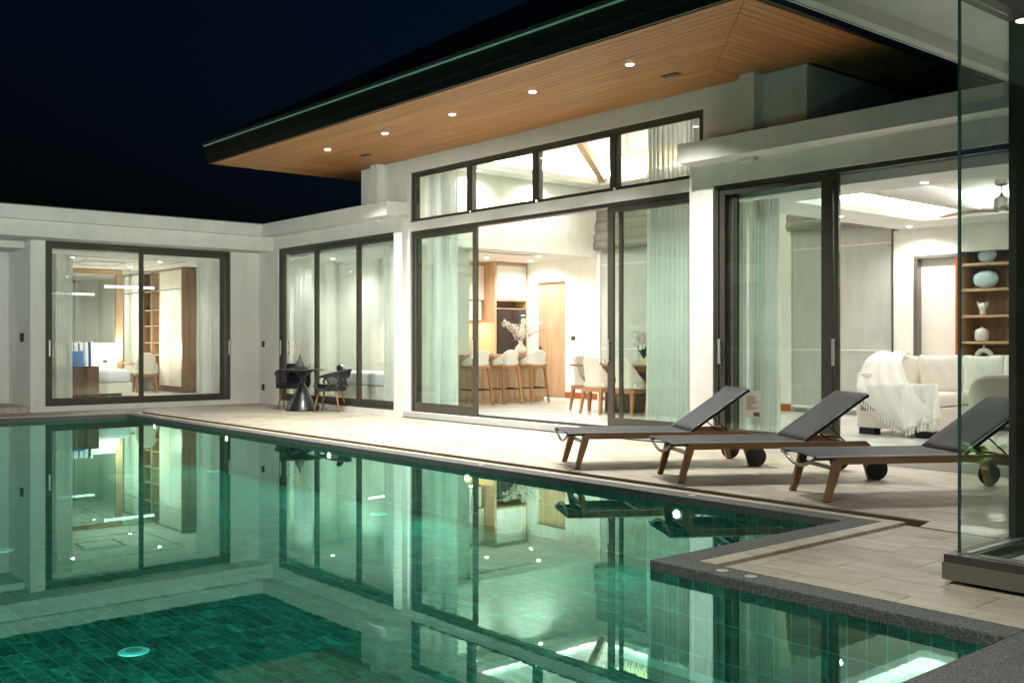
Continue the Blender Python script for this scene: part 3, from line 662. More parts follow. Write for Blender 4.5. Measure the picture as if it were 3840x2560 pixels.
# unseen lamps added to light the near deck, canopies and bedroom wing
for k, (x, y) in enumerate(((-2.9, 3.3), (-2.9, .6))):  # added canopy downlights, fill for the near deck
    downlight((x, y, 3.284), 26, 'added unseen pavilion canopy downlight ' + ('over the pool corner', 'over the near pool edge')[k], 'added pavilion downlights', .06, angle=140)
t = thing('added_globe_lamp', 'added unseen globe lamp inside the pavilion', 'floor lamp', (-.9, 6.9, .1)); B().lathe([(.14, 0), (.14, .015), (.012, .02), (.012, .72)], 24).obj('stand', 'black_metal', t); B().ell((0, 0, .84), (.12, .12, .12), 20, 12).obj('globe', 'lamp_shade_glow', t, smooth=True)  # added globe, lights the canopies from below
ps = lamp('SPOT', 'added_plant_spot', (-1.6, 6.5, 2.7), 110, WARM, .03, (0, 0, 0), 24); ps.rotation_euler = (Vector((-2.0, 6.2, .45))-Vector((-1.6, 6.5, 2.7))).to_track_quat('-Z', 'Y').to_euler()  # added spot, brightens the plant for its mirror image
lamp('POINT', 'added_globe_light', (-.9, 6.9, .94), 115, WARM, .12)
t = thing('flowering_plant', 'small potted green plant with red flowers mirrored in the corner glass', 'potted plant', (-2.0, 6.2, .1)); rg = random.Random(8)
B().lathe([(.07, 0), (.1, .16), (.105, .17), (.09, .165)], 20).obj('pot', 'ceramic_taupe', t)
for k in range(46):
    a = rg.uniform(0, 6.28); L = rg.uniform(.09, .2); z0 = rg.uniform(.16, .4); tl = rg.uniform(.3, 1.3)
    B().grid(lambda u, v: (math.cos(a)*L*u-math.sin(a)*.03*math.sin(PI*u)*(v-.5)*2, math.sin(a)*L*u+math.cos(a)*.03*math.sin(PI*u)*(v-.5)*2, z0+L*tl*math.sin(u*1.8)*.7), 6, 2).obj('leaf', 'bright_green', t, smooth=True)
for k in range(5):
    a = rg.uniform(0, 6.28); p = (math.cos(a)*.12, math.sin(a)*.12, rg.uniform(.35, .52)); b = B()
    for j in range(5): b.ell((p[0]+.014*math.cos(j*1.26), p[1]+.014*math.sin(j*1.26), p[2]), (.014, .014, .006), 8, 5)
    b.obj('flower', 'red_flower', t)
t = thing('added_flood', 'added unseen flood filling the bedroom wing with light', 'flood lamp', (.5, -4.5, 2.8)); B().box(-.1, .1, -.1, .0, -.06, .06, bev=.01).obj('housing', 'black_metal', t)  # added flood with housing, fill light for bedroom wing and facade
dv = Vector((-18.4, 8.6, 1.6))-Vector((.5, -4.5, 2.8)); fl = lamp('SPOT', 'added_flood_light', (.5, -4.4, 2.8), 650, WARM, .15, (0, 0, 0), 52, blend=1); fl.rotation_euler = dv.to_track_quat('-Z', 'Y').to_euler()
# pool lamps
for k, (x, z) in enumerate(((-15.83, -.1), (-13.227, -.1), (-10.47, -.1), (-7.847, -.1), (-5.206, -.11))):
    t = thing('pool_lamp', ['underwater pool lamp nearest the bedroom corner', 'second underwater pool lamp from the bedroom corner', 'underwater pool lamp below the bistro chairs, middle of the five', 'underwater pool lamp in front of the kitchen stools', 'brightest underwater pool lamp in front of the first lounger'][k], 'pool lamp', (x, 6.108, z-.03), 0, 'underwater lamps along the far pool wall')
    B().lathe([(.05, 0), (.05, .012), (.042, .016)], 20).obj('trim_ring', 'steel', t, rot=(PI/2, 0, 0)); B().lathe([(.028, .0165), (.026, .02)], 20).obj('lens', 'lamp_pool', t, rot=(PI/2, 0, 0))
    lamp('SPOT', 'pool_lamp_light', (0, -.06, 0), 10, (.75, 1, .9), .05, (math.radians(102), 0, PI), 150, parent=t, blend=.9)
for k, (x, y) in enumerate(((-1.842, .6), (-1.842, -1.6), (-1.842, -4.0))):  # unseen lamps added to brighten the pool evenly
    t = thing('pool_lamp', 'added unseen underwater pool lamp on the near side walls, lamp %s' % ('under the near coping', 'below the photographer', 'behind the photographer', 'at the far near end')[k], 'pool lamp', (x, y, -.22), 0, 'added underwater lamps on the near pool walls')
    B().lathe([(.05, 0), (.05, .012), (.042, .016)], 20).obj('trim_ring', 'steel', t, rot=(0, -PI/2, 0)); B().lathe([(.036, .0165), (.034, .02)], 20).obj('lens', 'lamp_pool', t, rot=(0, -PI/2, 0))
    lamp('SPOT', 'pool_lamp_light', (-.06, 0, 0), 58, (.7, 1, .93), .05, (math.radians(90), 0, PI/2), 160, parent=t, blend=.9)
# ================================================================== CURTAINS
def curtain(ax, pos, a0, a1, z0, z1, mat, label, n=12, amp=.045, taper=0, seed=1, cat='curtain', group=None):
    rg = random.Random(seed); ph = [rg.uniform(0, 6.28) for _ in range(6)]; n = int(n*1.15)
    W = a1-a0
    def f(u, v):
        z = (z1-z0)*v; k = 1-v
        uu = u+.012*math.sin(u*19+ph[0])*k
        a = W*uu*(1-taper*(1-k)) if taper >= 0 else W*uu*(1+taper*(1-k)) - W*taper*(1-k)*1.0*(1-0)
        d = 1.5*amp*(.55+.45*k)*math.sin(uu*n*2*PI+ph[1]+1.1*math.sin(uu*7+ph[2])+.8*math.sin(uu*17+ph[4])+.5*math.sin(uu*5+ph[5])*k)*(.75+.35*math.sin(uu*11+ph[0])) + .016*math.sin(uu*n*5+ph[3])*(.4+.6*k)
        return (a, d, z) if ax == 'y' else (d, a, z)
    o = B().grid(f, n*10, 14).obj('curtain', mat, None, smooth=True)
    o.location = (a0, pos, z0) if ax == 'y' else (pos, a0, z0)
    return tag(o, label, cat, group)
curtain('y', 9.62, -13.38, -12.63, .12, 3.99, 'sheer_white', 'tall sheer white curtain at the left end of the hall doors', 11, .05, seed=1)
curtain('y', 9.62, -8.675, -7.68, .12, 3.99, 'sheer_white', 'tall sheer curtain at the right end of the hall doors', 13, .05, seed=2)
curtain('y', 9.52, -7.24, -6.66, .11, 2.78, 'sheer_white', 'sheer curtain gathered behind the stickered living room door', 10, .05, seed=3)
curtain('y', 9.52, -17.6, -16.965, .11, 2.78, 'sheer_white', 'sheer curtain behind the bistro table at the left of the narrow door', 10, .045, seed=4)
curtain('y', 9.52, -14.54, -14.22, .11, 2.78, 'sheer_white', 'narrow sheer curtain at the right edge of the plain middle room', 6, .04, seed=5)
curtain('x', -18.8, 5.3, 5.78, .11, 2.74, 'sheer_white', 'sheer curtain at the left side of the bedroom door', 10, .045, seed=6)
curtain('x', -18.8, 8.05, 8.75, .11, 2.74, 'sheer_white', 'sheer curtain at the right side of the bedroom door', 11, .045, seed=7)
# roman blinds and pale shades on the hall back wall
def blind(x0, x1, zb, zt, label):
    t = thing('roman_blind', label, 'blind', ((x0+x1)/2, YB-.03, zb), 0, 'grey roman blinds'); hw = (x1-x0)/2
    zz = [0, .17, .34, .55, zt-zb]; 
    for k in range(4):
        def f(u, v, k=k): 
            b_ = math.sin(PI*v)
            return (-hw+2*hw*u, -(.03+(.055-.01*k)*(b_**.7 if k < 3 else .3*b_)+.004*math.sin(u*23+k)) - .012*(3-k), zz[k]-(.04 if k else 0)*(1-v)+(zz[k+1]-zz[k])*v-.015*math.sin(PI*u)*(1-v))
        B().grid(f, 20, 8).obj('fold', 'blind_grey', t, smooth=True, solid=.004)
blind(-13.8, -11.7, 2.93, 3.95, 'folded grey roman blind high on the hall back wall over the dining table')
blind(-9.49, -7.77, 2.93, 3.6, 'folded grey roman blind seen past the living room ceiling edge')
for (x0, x1, l) in ((-13.72, -11.7, 'pale flat shade behind the dining table'), (-9.47, -7.78, 'pale flat shade at the back between hall and sofa')):
    t = thing('pale_shade', l, 'window shade', ((x0+x1)/2, YB+.02, .2), 0, 'pale shades'); hw = (x1-x0)/2
    B().grid(lambda u, v: (-hw+2*hw*u, .004*math.sin(u*31)+.003*math.sin(v*20), 3.1*v-.0), 24, 12).obj('cloth', 'shade_pale', t, smooth=True)
    for z in (.87, 2.45): B().box(-hw, hw, -.012, -.004, z-.008, z+.008).obj('seam_bar', 'seam', t)
    B().box(-hw, hw, -.015, .01, -.03, 0).obj('hem_bar', 'seam', t)
struct('window_jamb', 'ceiling_white', (-13.80, -13.74, YB-.012, YB+.12, FZ, 3.0)); struct('window_jamb', 'frame_bronze', (-7.77, -7.745, YB-.012, YB+.12, FZ, 2.84))
# ================================================================== KITCHEN
kc = thing('kitchen_cabinet', 'built-in kitchen wall unit of cream doors in oak casing with a niche over the fridge', 'kitchen cabinet', (-16.1, 12, FZ)); K0 = Vector(kc.location)
def kp(name, mat, *a, bev=0, parent=None): return B().box(a[0]-K0.x, a[1]-K0.x, a[2]-K0.y, a[3]-K0.y, a[4]-K0.z, a[5]-K0.z, bev=bev).obj(name, mat, parent or kc)
kp('side_panel', 'oak', -16.44, -15.83, 12.99, 13.04, FZ, 2.80); kp('side_panel', 'oak', -16.44, -15.84, 13.835, 13.868, FZ, 2.80)
kp('top_rail', 'oak_y', -16.2, -15.825, 13.041, 13.834, 2.74, 2.80); kp('top_rail', 'oak_y', -16.3, -16.14, 10.95, 12.989, 2.74, 2.80)
kp('cupboard_door', 'cream_panel', -15.9, -15.83, 13.05, 13.825, 2.06, 2.735, bev=.003); kp('niche_shelf', 'oak_y', -16.2, -15.835, 13.041, 13.834, 1.86, 1.88); kp('niche_shelf', 'oak_y', -16.2, -15.835, 13.041, 13.834, 2.025, 2.05); kp('niche_back', 'walnut_y', -16.2, -16.18, 13.041, 13.834, 1.88, 2.025)
y = 12.985
for k in range(3):
    kp('cupboard_door', 'cream_panel', -16.42, -16.15, y-.66, y-.004, 2.045, 2.735, bev=.003); kp('cupboard_door', 'cream_panel', -16.42, -16.19, y-.66, y-.04*(k == 0)-.004, 1.63, 2.03, bev=.003); y -= .665
kp('backsplash', 'granite_brown', -16.449, -16.43, 11.0, 12.62, .97, 1.62); kp('splash_panel', 'oak', -16.449, -16.425, 12.62, 12.989, .97, 2.0)
kp('worktop', 'granite_brown', -16.44, -15.8, 11.02, 12.985, .93, .97, bev=.003); kp('base_unit', 'oak', -16.44, -15.86, 11.02, 12.985, .18, .929)
fr = thing('refrigerator', 'tall glossy black two door refrigerator set in the oak casing', 'refrigerator', (-16.1, 13.45, FZ))
for y0, y1 in ((-.39, -.004), (.004, .375)): B().box(-.1, .27, y0, y1, .03, 1.75, bev=.008).obj('fridge_door', 'fridge_black', fr)
B().box(-.3, -.102, -.39, .375, 0, 1.75).obj('cabinet_body', 'black_metal', fr)
B().box(.271, .275, .25, .33, 1.5, 1.58, bev=.001).obj('energy_label', 'napkin', fr); B().box(.271, .275, .25, .33, 1.28, 1.44, bev=.001).obj('blue_label', 'ceramic_blue', fr); B().box(.271, .275, .24, .34, 1.63, 1.65).obj('badge', 'seam', fr)
isl = thing('kitchen_island', 'oak fronted kitchen island with stone top', 'kitchen island', (-14.4, 11.7, FZ))
yy = -1.15
while yy < 1.04:
    B().box(-.3, .33, yy+.003, min(yy+.37, 1.05)-.003, .1, .83, bev=.002).obj('front_panel', 'oak', isl); B().box(-.28, .31, yy+.003, min(yy+.37, 1.05)-.003, 0, .098).obj('plinth', 'oak', isl); yy += .37
B().box(-.42, .42, -1.2, .98, .832, .872, bev=.004).obj('worktop', 'granite_brown', isl)
B().tube([(-.1, -.9, .872), (-.1, -.9, 1.15), (-.1, -.88, 1.18), (-.1, -.7, 1.18), (-.1, -.68, 1.15), (-.1, -.68, 1.08)], .013, 8).obj('tap', 'steel', isl, smooth=True)
# ---- shell of upholstered chairs: back faces +x in local space, seat towards -x
def shell(hs, hb, w0, w1, dep, arm=.8, pw=1.0, rec=.07):
    """upholstered shell: flat back with rounded corners and wings that run forward and drop; hs seat height, hb back height"""
    def f(u, v):
        a = (u-.5)*PI*.97; cs, sn = max(0, math.cos(a)), math.sin(a)
        w_ = w0+(w1-w0)*v; e = 2/3.6
        y_ = w_/2*math.copysign(abs(sn)**e, sn); fx = cs**e; fwd = 1-fx
        top = hb-(hb-hs)*arm*min(1, fwd*1.04)**pw - .03*(abs(sn)**8)*(1-fwd)
        z = hs+(top-hs)*v
        return (dep*fx-dep*.42+rec*v*fx, y_, z)
    return f
def barstool(label):
    t = thing('bar_stool', label, 'bar stool', group='bar stools at the kitchen island')
    B().grid(shell(.68, .955, .42, .46, .36, arm=.74, pw=.55, rec=.04), 24, 8).obj('back_shell', 'linen_light', t, smooth=True, solid=.045)
    B().box(-.22, .17, -.205, .205, .685, .765, bev=.03).obj('seat', 'linen_light', t, smooth=True)
    B().box(-.215, .21, -.205, .205, .635, .684, bev=.008).obj('seat_frame', 'chair_oak', t)
    for sx in (-1, 1):
        for sy in (-1, 1): B().beam((sx*.175, sy*.17, .64), (sx*.225+.02, sy*.21, 0), .048, .048, w2=.028, h2=.028).obj('leg', 'chair_oak', t)
    b = B()
    for p, q_ in (((-.19, -.19), (.21, -.19)), ((-.19, .19), (.21, .19)), ((-.19, -.19), (-.19, .19)), ((.21, -.19), (.21, .19))): b.beam((*p, .27), (*q_, .27), .02, .02)
    b.obj('footrest', 'black_metal', t)
    return t
st = barstool('cream bar stool at the island end nearest the wooden door'); st.location = (-13.95, 12.31, FZ)
dup(st, (-13.95, 11.66, FZ), 0, 'cream bar stool in the middle of the row of three'); dup(st, (-13.95, 10.99, FZ), 0, 'cream bar stool half hidden behind the sliding door post')
def dchair(label, group):
    t = thing('dining_chair', label, 'dining chair', group=group)
    B().grid(shell(.39, .865, .42, .44, .36, arm=.92, pw=.8), 24, 10).obj('back_shell', 'linen', t, smooth=True, solid=.045)
    B().box(-.27, .17, -.22, .22, .395, .475, bev=.03).obj('seat', 'linen', t, smooth=True)
    B().box(-.255, .22, -.215, .215, .335, .394, bev=.008).obj('seat_frame', 'chair_oak', t)
    for sx in (-1, 1):
        for sy in (-1, 1): B().beam((sx*.19, sy*.185, .34), (sx*.225+.02, sy*.21, 0), .05, .05, w2=.028, h2=.028).obj('leg', 'chair_oak', t)
    return t
dc = dchair('linen dining chair seen from behind, left of the sliding door post', 'dining chairs'); dc.location = (-11.06, 11.19, FZ); dc.rotation_euler = (0, 0, -PI/2)
dup(dc, (-10.41, 11.19, FZ), -PI/2, 'linen dining chair seen from behind, right of the sliding door post'); dup(dc, (-9.72, 11.19, FZ), -PI/2, 'linen dining chair behind the tall right sheer curtain')
dup(dc, (-11.78, 11.66, FZ), PI, 'linen dining chair at the left end of the dining table'); dup(dc, (-10.1, 12.5, FZ), PI/2, 'linen dining chair on the far side of the dining table')
tb = thing('dining_table', 'oak dining table with slatted pedestals', 'dining table', (-10.6, 11.72, FZ))
B().box(-1.2, 1.2, -.5, .5, .715, .74, bev=.006).obj('tabletop', 'walnut', tb); B().box(-1.0, 1.0, -.38, .38, .64, .714).obj('apron', 'chair_oak', tb)
for cx in (-.45, .5):
    pd = B().box(cx-.28, cx+.28, -.17, .17, 0, .639).obj('pedestal', 'walnut', tb)
    for k in range(9): B().box(cx-.27+.0645*k, cx-.27+.0645*k+.035, -.19, -.172, 0, .638).obj('slat', 'walnut', pd)
def flowerpot(loc, label):
    t = thing('orchid', label, 'potted orchid', loc)
    B().box(-.2, .2, -.08, .08, 0, .1, bev=.01).obj('pot', 'ceramic_white', t)
    rg = random.Random(5); leaf = B()
    for k in range(11):
        a = rg.uniform(0, 6.28); L = rg.uniform(.14, .24); cx = rg.uniform(-.13, .13)
        def f(u, v, a=a, L=L, cx=cx):
            wv = .045*math.sin(PI*min(1, u*1.02+.05)); r_ = L*u
            return (cx+math.cos(a)*r_*.6-math.sin(a)*wv*(v-.5)*2, math.sin(a)*r_*.6+math.cos(a)*wv*(v-.5)*2, .1+L*.9*math.sin(u*1.9)+.01*abs(v-.5))
        B().grid(f, 6, 2).obj('leaf', 'leaf_green', t, smooth=True)
    for k in range(5):
        cx = -.14+.07*k; lean = rg.choice((-1, 1))*rg.uniform(.12, .2); H_ = rg.uniform(.42, .52)
        pts = [(cx+lean*max(0, (s/10-.55))**1.5*2.2, .02*k-.04, .1+H_*math.sin(min(1, s/10)*PI/2*1.05)) for s in range(11)]
        stm = B().tube(pts, .004, 5).obj('flower_stem', 'leaf_green', t)
        fb = B()
        for j in range(15):
            p = pts[4+j*6//15]; c = Vector((p[0]+rg.uniform(-.04, .04), p[1]+rg.uniform(-.05, .02), p[2]+rg.uniform(-.05, .03)))
            for m_i in range(5):
                an = m_i*2*PI/5+rg.random(); fb.ell((c.x+.022*math.cos(an), c.y-.004*m_i, c.z+.022*math.sin(an)), (.027, .007, .025), 8, 5)
        fb.obj('blossom', 'flower_white', stm, smooth=True, kind='stuff')
    return t
flowerpot((-10.6, 11.72, .841), 'white orchids in a long white pot on the dining table')
for k, (x, y) in enumerate(((-11.06, 11.42), (-10.41, 11.42), (-9.75, 11.42), (-11.5, 11.72))):
    t = thing('place_setting', ['plate with yellow napkin in front of the left dining chair', 'plate with yellow napkin in front of the middle dining chair', 'plate with yellow napkin behind the sheer curtain', 'plate with yellow napkin at the left end of the table'][k], 'plate', (x, y, .8405), 0, 'plates with napkins')
    B().lathe([(.09, 0), (.14, .012), (.145, .016), (.09, .006)], 24).obj('plate', 'ceramic_white', t, smooth=True)
    for j in range(7):
        a = j*2*PI/7; B().grid(lambda u, v, a=a: (math.cos(a)*u*.09-math.sin(a)*.03*(v-.5)*(1-u), math.sin(a)*u*.09+math.cos(a)*.03*(v-.5)*(1-u), .02+.07*math.sin(u*2.4)), 5, 2).obj('napkin_fold', 'napkin', t, smooth=True, solid=.003)
# wooden door
dr = thing('wooden_door', 'flush oak room door in the hall back wall', 'door', (-15.13, YB+.08, FZ))
for k in range(1): B().box(-.425, .418, -.02, .02, .01, 2.298).obj('door_leaf', 'oak', dr)
B().box(-.37, -.34, -.06, -.021, .85, 1.0, bev=.004).obj('handle', 'socket_black', dr)
t = thing('wall_switch', 'dark double switch plate on the hall back wall', 'switch', (-14.47, YB-.001, 1.27)); B().box(-.055, .055, -.012, 0, -.04, .04, bev=.003).obj('plate', 'socket_black', t)
t = thing('remote_holder', 'white air conditioner remote in its wall holder', 'remote control', (-14.34, YB-.001, 1.27)); B().box(-.025, .025, -.02, 0, -.07, .03, bev=.004).obj('holder', 'ceramic_white', t); B().box(-.02, .02, -.03, -.01, .0, .1, bev=.004).obj('remote', 'ceramic_white', t); B().box(-.012, .012, -.032, -.0305, .06, .09).obj('display', 'ink', t)
# air grille
t = thing('air_grille', 'long slot air conditioning grille in the kitchen ceiling', 'air grille', (-14.22, 11.9, CZ-.001)); B().box(-.09, .09, -.72, .72, -.01, 0).obj('surround', 'ceiling_white', t)
for k in range(3): B().box(-.06+.045*k, -.045+.045*k, -.68, .68, -.014, -.0105).obj('slot', 'track', t)
# vase of blossom on island
def bloomvase(loc):
    t = thing('blossom_vase', 'white fluted vase of tall blossom branches on the kitchen island', 'vase', loc)
    B().lathe([(.055, 0), (.075, .01), (.105, .06), (.11, .09), (.09, .13), (.045, .18), (.036, .21), (.05, .245), (.044, .243), (.03, .2)], 28).obj('vase_body', 'ceramic_white', t, smooth=True)
    rg = random.Random(11)
    for k in range(17):
        a = k*2.4+rg.uniform(-.3, .3); sp = rg.uniform(.15, .6); H_ = rg.uniform(.3, .5)*(1.15-sp*.75)
        pts = [(math.cos(a)*sp*(s/8)**1.3, math.sin(a)*sp*(s/8)**1.3, .2+H_*math.sin(s/8*1.35)) for s in range(9)]
        br = B().tube(pts, .004, 4).obj('branch', 'stem', t)
        fb = B()
        for j in range(60):
            s = rg.uniform(2, 8); i0 = int(min(7, s)); fr_ = s-i0
            p = Vector(pts[i0]).lerp(Vector(pts[i0+1]), fr_); r_ = .028*(1.15-s/9)+.006
            p += Vector((rg.gauss(0, r_), rg.gauss(0, r_), rg.gauss(0, r_))); q_ = rg.uniform(.008, .016)
            bmesh.ops.create_icosphere(fb.bm, subdivisions=1, radius=q_, matrix=Matrix.Translation(p) @ Matrix.Rotation(rg.random()*6, 4, 'X') @ Matrix.Diagonal((1, 1, .5, 1)))
        fb.obj('blossom', 'flower_pink' if k % 6 == 3 else 'flower_white', br, kind='stuff')
bloomvase((-14.2, 12.27, .973))
# chandelier
ch = thing('chandelier', 'gold framed crystal bar chandelier above the dining table', 'chandelier', (-10.55, 11.7, 3.94)); rg = random.Random(2)
B().tube([(-.45, 0, .13), (-.45, 0, 1.1)], .008, 6).obj('rod', 'gold', ch); B().tube([(.45, 0, .13), (.45, 0, 1.1)], .008, 6).obj('rod', 'gold', ch)
b = B()
for y in (-.22, .22): b.beam((-.75, y, .12), (.75, y, .12), .02, .02)
for x in (-.75, 0, .75): b.beam((x, -.22, .12), (x, .22, .12), .02, .02)
b.obj('frame', 'gold', ch); b = B()
for i in range(50):
    for y in (-.22, -.11, 0, .11, .22):
        x = -.74+.03*i; L = rg.uniform(.14, .3); b.beam((x, y, .1), (x, y, .1-L), .007, .007)
b.obj('crystal', 'crystal', ch, kind='stuff')
# ================================================================== LIVING ROOM
sf = thing('corner_sofa', 'large cream L-shaped sofa on dark block feet', 'sofa', (-6.65, 11.05, FZ))
def cushion(w, d, h, bev=.06):
    """softly crowned block, origin at its low centre"""
    b = B(); bmesh.ops.create_cube(b.bm, size=1, matrix=Matrix.Translation((0, 0, h/2)) @ Matrix.Diagonal((w, d, h, 1)))
    bmesh.ops.bevel(b.bm, geom=b.bm.edges[:], offset=bev, segments=4, profile=.5, affect='EDGES')
    bmesh.ops.subdivide_edges(b.bm, edges=b.bm.edges[:], cuts=1, use_grid_fill=True)
    for v_ in b.bm.verts:
        v_.co.z += .02*math.cos(v_.co.x/w*PI)*math.cos(v_.co.y/d*PI)*(1 if v_.co.z > h/2 else 0)
        v_.co += Vector((math.sin(v_.co.z*23+v_.co.y*9), math.cos(v_.co.x*17), math.sin(v_.co.x*13+v_.co.y*11)))*.004
    return b
def put(b, name, mat, par, loc, rot=(0, 0, 0)): return b.obj(name, mat, par, smooth=True, loc=loc, rot=rot)
B().box(0, .95, 0, 2.6, .08, .34, bev=.02).obj('base', 'linen_light', sf); B().box(.952, 3.3, 1.62, 2.6, .08, .34, bev=.02).obj('base', 'linen_light', sf)
B().box(0, .2, 0, 2.6, .342, .74, bev=.05).obj('back_frame', 'linen_light', sf, smooth=False); B().box(.201, 3.3, 2.4, 2.6, .342, .74, bev=.05).obj('back_frame', 'linen_light', sf)
B().box(.202, .93, 0, .2, .342, .56, bev=.06).obj('armrest', 'linen_light', sf)
put(cushion(.73, 1.35, .16), 'seat_cushion', 'linen_light', sf, (.58, .9, .345)); put(cushion(.73, .75, .16), 'seat_cushion', 'linen_light', sf, (.58, 1.98, .345)); put(cushion(1.1, .73, .16), 'seat_cushion', 'linen_light', sf, (1.52, 2.0, .345)); put(cushion(1.1, .73, .16), 'seat_cushion', 'linen_light', sf, (2.64, 2.0, .345))
for y in (.55, 1.25, 1.95): put(cushion(.42, .68, .2), 'back_cushion', 'linen_light', sf, (.22, y, .68), (0, math.radians(75), 0))
for x in (1.0, 1.95, 2.8): put(cushion(.88, .42, .2), 'back_cushion', 'linen_light', sf, (x, 2.38, .68), (math.radians(75), 0, 0))
for x, y in ((.12, .1), (.83, .1), (.12, 2.5), (3.2, 2.5), (.85, 1.5)): B().box(x-.1, x+.1, y-.07, y+.07, 0, .078).obj('foot', 'black_metal', sf)
B().box(.06, .26, -.003, -.001, .43-.15, .70-.15).obj('care_label', 'paper', sf)
def pillow(loc, rot, s, mat, label, group='scatter cushions on the sofa', pat=None):
    def mk(sgn):
        def f(u, v):
            a, c = u*2-1, v*2-1; e = (1-abs(a)**2.6)**.55*(1-abs(c)**2.6)**.55 if abs(a) < 1 and abs(c) < 1 else 0
            pull = 1-.07*(1-abs(a)**2)*(abs(c)**3)-.0; pull2 = 1-.07*(1-abs(c)**2)*(abs(a)**3)
            return (a*s/2*pull2, c*s/2*pull, sgn*(.075*e+.002)+.006*math.sin(a*9+c*5)*e)
        return f
    b = B(); b.grid(mk(1), 14, 14); b.grid(mk(-1), 14, 14)
    bmesh.ops.remove_doubles(b.bm, verts=b.bm.verts[:], dist=.006)
    o = b.obj('cushion', mat, None, smooth=True, loc=loc, rot=rot); return tag(o, label, 'cushion', group)
pillow((-5.98, 11.78, .80), (math.radians(78), 0, math.radians(35)), .5, 'linen_light', 'cream scatter cushion next to the white throw'); pillow((-5.75, 12.4, .80), (math.radians(78), 0, math.radians(30)), .48, 'throw_white', 'pale scatter cushion in the sofa corner')
pillow((-5.2, 12.85, .78), (math.radians(76), 0, 0), .48, 'linen_light', 'cream scatter cushion against the rear sofa back'); pillow((-4.5, 12.85, .78), (math.radians(76), 0, math.radians(-8)), .48, 'throw_white', 'pale scatter cushion behind the armchair')
# throw blanket draped over the sofa corner
def thr(u, v):
    # u across (0 left .. 1 right), v from the back top down over the arm front
    x = -6.62+.28*u+.62*u*v; 
    if v < .3: k = v/.3; y = 11.75-.55*k; z = 1.06-.10*k*k+.03*math.sin(k*3)
    elif v < .62: k = (v-.3)/.32; y = 11.2-.19*k; z = .96-.27*k
    else: k = (v-.62)/.38; y = 11.01-.035*math.sin(k*PI); z = .69-(.52*(1-abs(u-.62)*1.1))*k
    ridge = .022*math.sin(u*11+v*5+.8*math.sin(v*6))+.007*math.sin(u*23-v*7)
    return (x+.06*v+.012*math.sin(v*9), y-(.03+ridge)*.8-.01, z+ridge*.35*(1-v*.6))
th = thing('throw_blanket', 'white cotton throw with tassels draped over the sofa arm', 'throw blanket'); B().grid(thr, 46, 46).obj('cloth', 'throw_white', th, smooth=True, solid=.008)
def thr2(u, v):
    x = -6.05+.42*u; yv = 11.05+.16*u
    z = .72-(.38+.16*(1-u))*v
    return (x+.05*v, 11.0-.03*math.sin(u*19+v*3)-.02*v + .25*max(0, u-.8), z)
B().grid(thr2, 30, 20).obj('cloth_corner', 'throw_white', th, smooth=True, solid=.008)
for k in range(26):
    p = Vector(thr((k+.5)/26, 1)) if k < 14 else Vector(thr2((k-14+.5)/12, 1)); B().tube([p, p+Vector((.004, -.006, -.03)), p+Vector((0, -.004, -.07))], .007, 5, r2=.011).obj('tassel', 'throw_white', th)
# armchair shell near the glass
ac = thing('armchair', 'pale upholstered shell armchair seen from behind near the glass', 'armchair', (-4.78, 10.72, FZ), math.radians(-72), None)
B().grid(shell(.24, .76, .58, .64, .5, arm=.8, pw=.8), 28, 12).obj('back_shell', 'linen', ac, smooth=True, solid=.05)
B().box(-.3, .2, -.27, .27, .26, .42, bev=.04).obj('seat', 'linen', ac, smooth=True)
for sx in (-1, 1):
    for sy in (-1, 1): B().beam((sx*.2, sy*.2, .27), (sx*.25, sy*.25, 0), .05, .05, w2=.026, h2=.026).obj('leg', 'chair_oak', ac)
# door opening panel and trim, shelves with decor
df = thing('inner_door', 'pale flush door in a taupe frame beside the shelf unit', 'door', (-7.1, YB, FZ))
B().box(-.31, .3, .1, .14, 0, 2.3).obj('door_leaf', 'cream_panel', df); B().box(-.33, -.27, -.02, .1, 0, 2.32).obj('frame', 'track', df); B().box(-.27, .33, -.02, .1, 2.275, 2.32).obj('frame', 'track', df); B().box(.285, .315, -.02, .1, 0, 2.274).obj('frame', 'skirting_red', df)
sh = thing('shelf_unit', 'recessed walnut shelf unit at the back of the living room', 'shelf unit', (-5.9, YB+.2, FZ))
B().box(-.87, .87, .2, .22, 0, 2.34).obj('back_panel', 'walnut', sh); B().box(-.885, -.86, -.19, .2, 0, 2.34).obj('side_panel', 'oak', sh); B().box(.86, .885, -.19, .2, 0, 2.34).obj('side_panel', 'oak', sh)
for z in (.72, 1.07, 1.43, 1.79, 2.14): B().box(-.859, .859, -.17, .199, z, z+.035).obj('shelf', 'oak_x', sh)
B().box(-.27, -.24, -.165, .199, .756, 2.139).obj('divider', 'walnut', sh) if False else None
def deco(name, label, loc): return thing(name, label, 'ornament', loc)
t = deco('disc_ornament', 'blue grey pebble shaped ornament on the second shelf', (-6.47, 14.02, 1.926)); B().ell((0, 0, .125), (.175, .07, .125), 28, 18).obj('body', 'ceramic_blue', t, smooth=True)
t = deco('plate_ornament', 'dark blue rounded ornament on the top shelf', (-6.45, 14.02, 2.276)); B().ell((0, 0, .1), (.13, .06, .1), 20, 12).obj('body', 'ceramic_blue', t, smooth=True)
t = deco('head_sculpture', 'small cream abstract head sculpture with ring ears', (-6.50, 14.0, 1.566))
B().lathe([(.045, 0), (.04, .03), (.035, .05), (.05, .08), (.058, .11), (.05, .15), (.02, .165)], 18).obj('head', 'ceramic_white', t, smooth=True)
for sx in (-1, 1): B().tube([(sx*.055, .0, .12), (sx*.075, -.01, .15), (sx*.065, -.02, .175), (sx*.045, -.01, .15), (sx*.055, 0, .12)], .008, 6).obj('ear', 'ceramic_white', t, smooth=True)
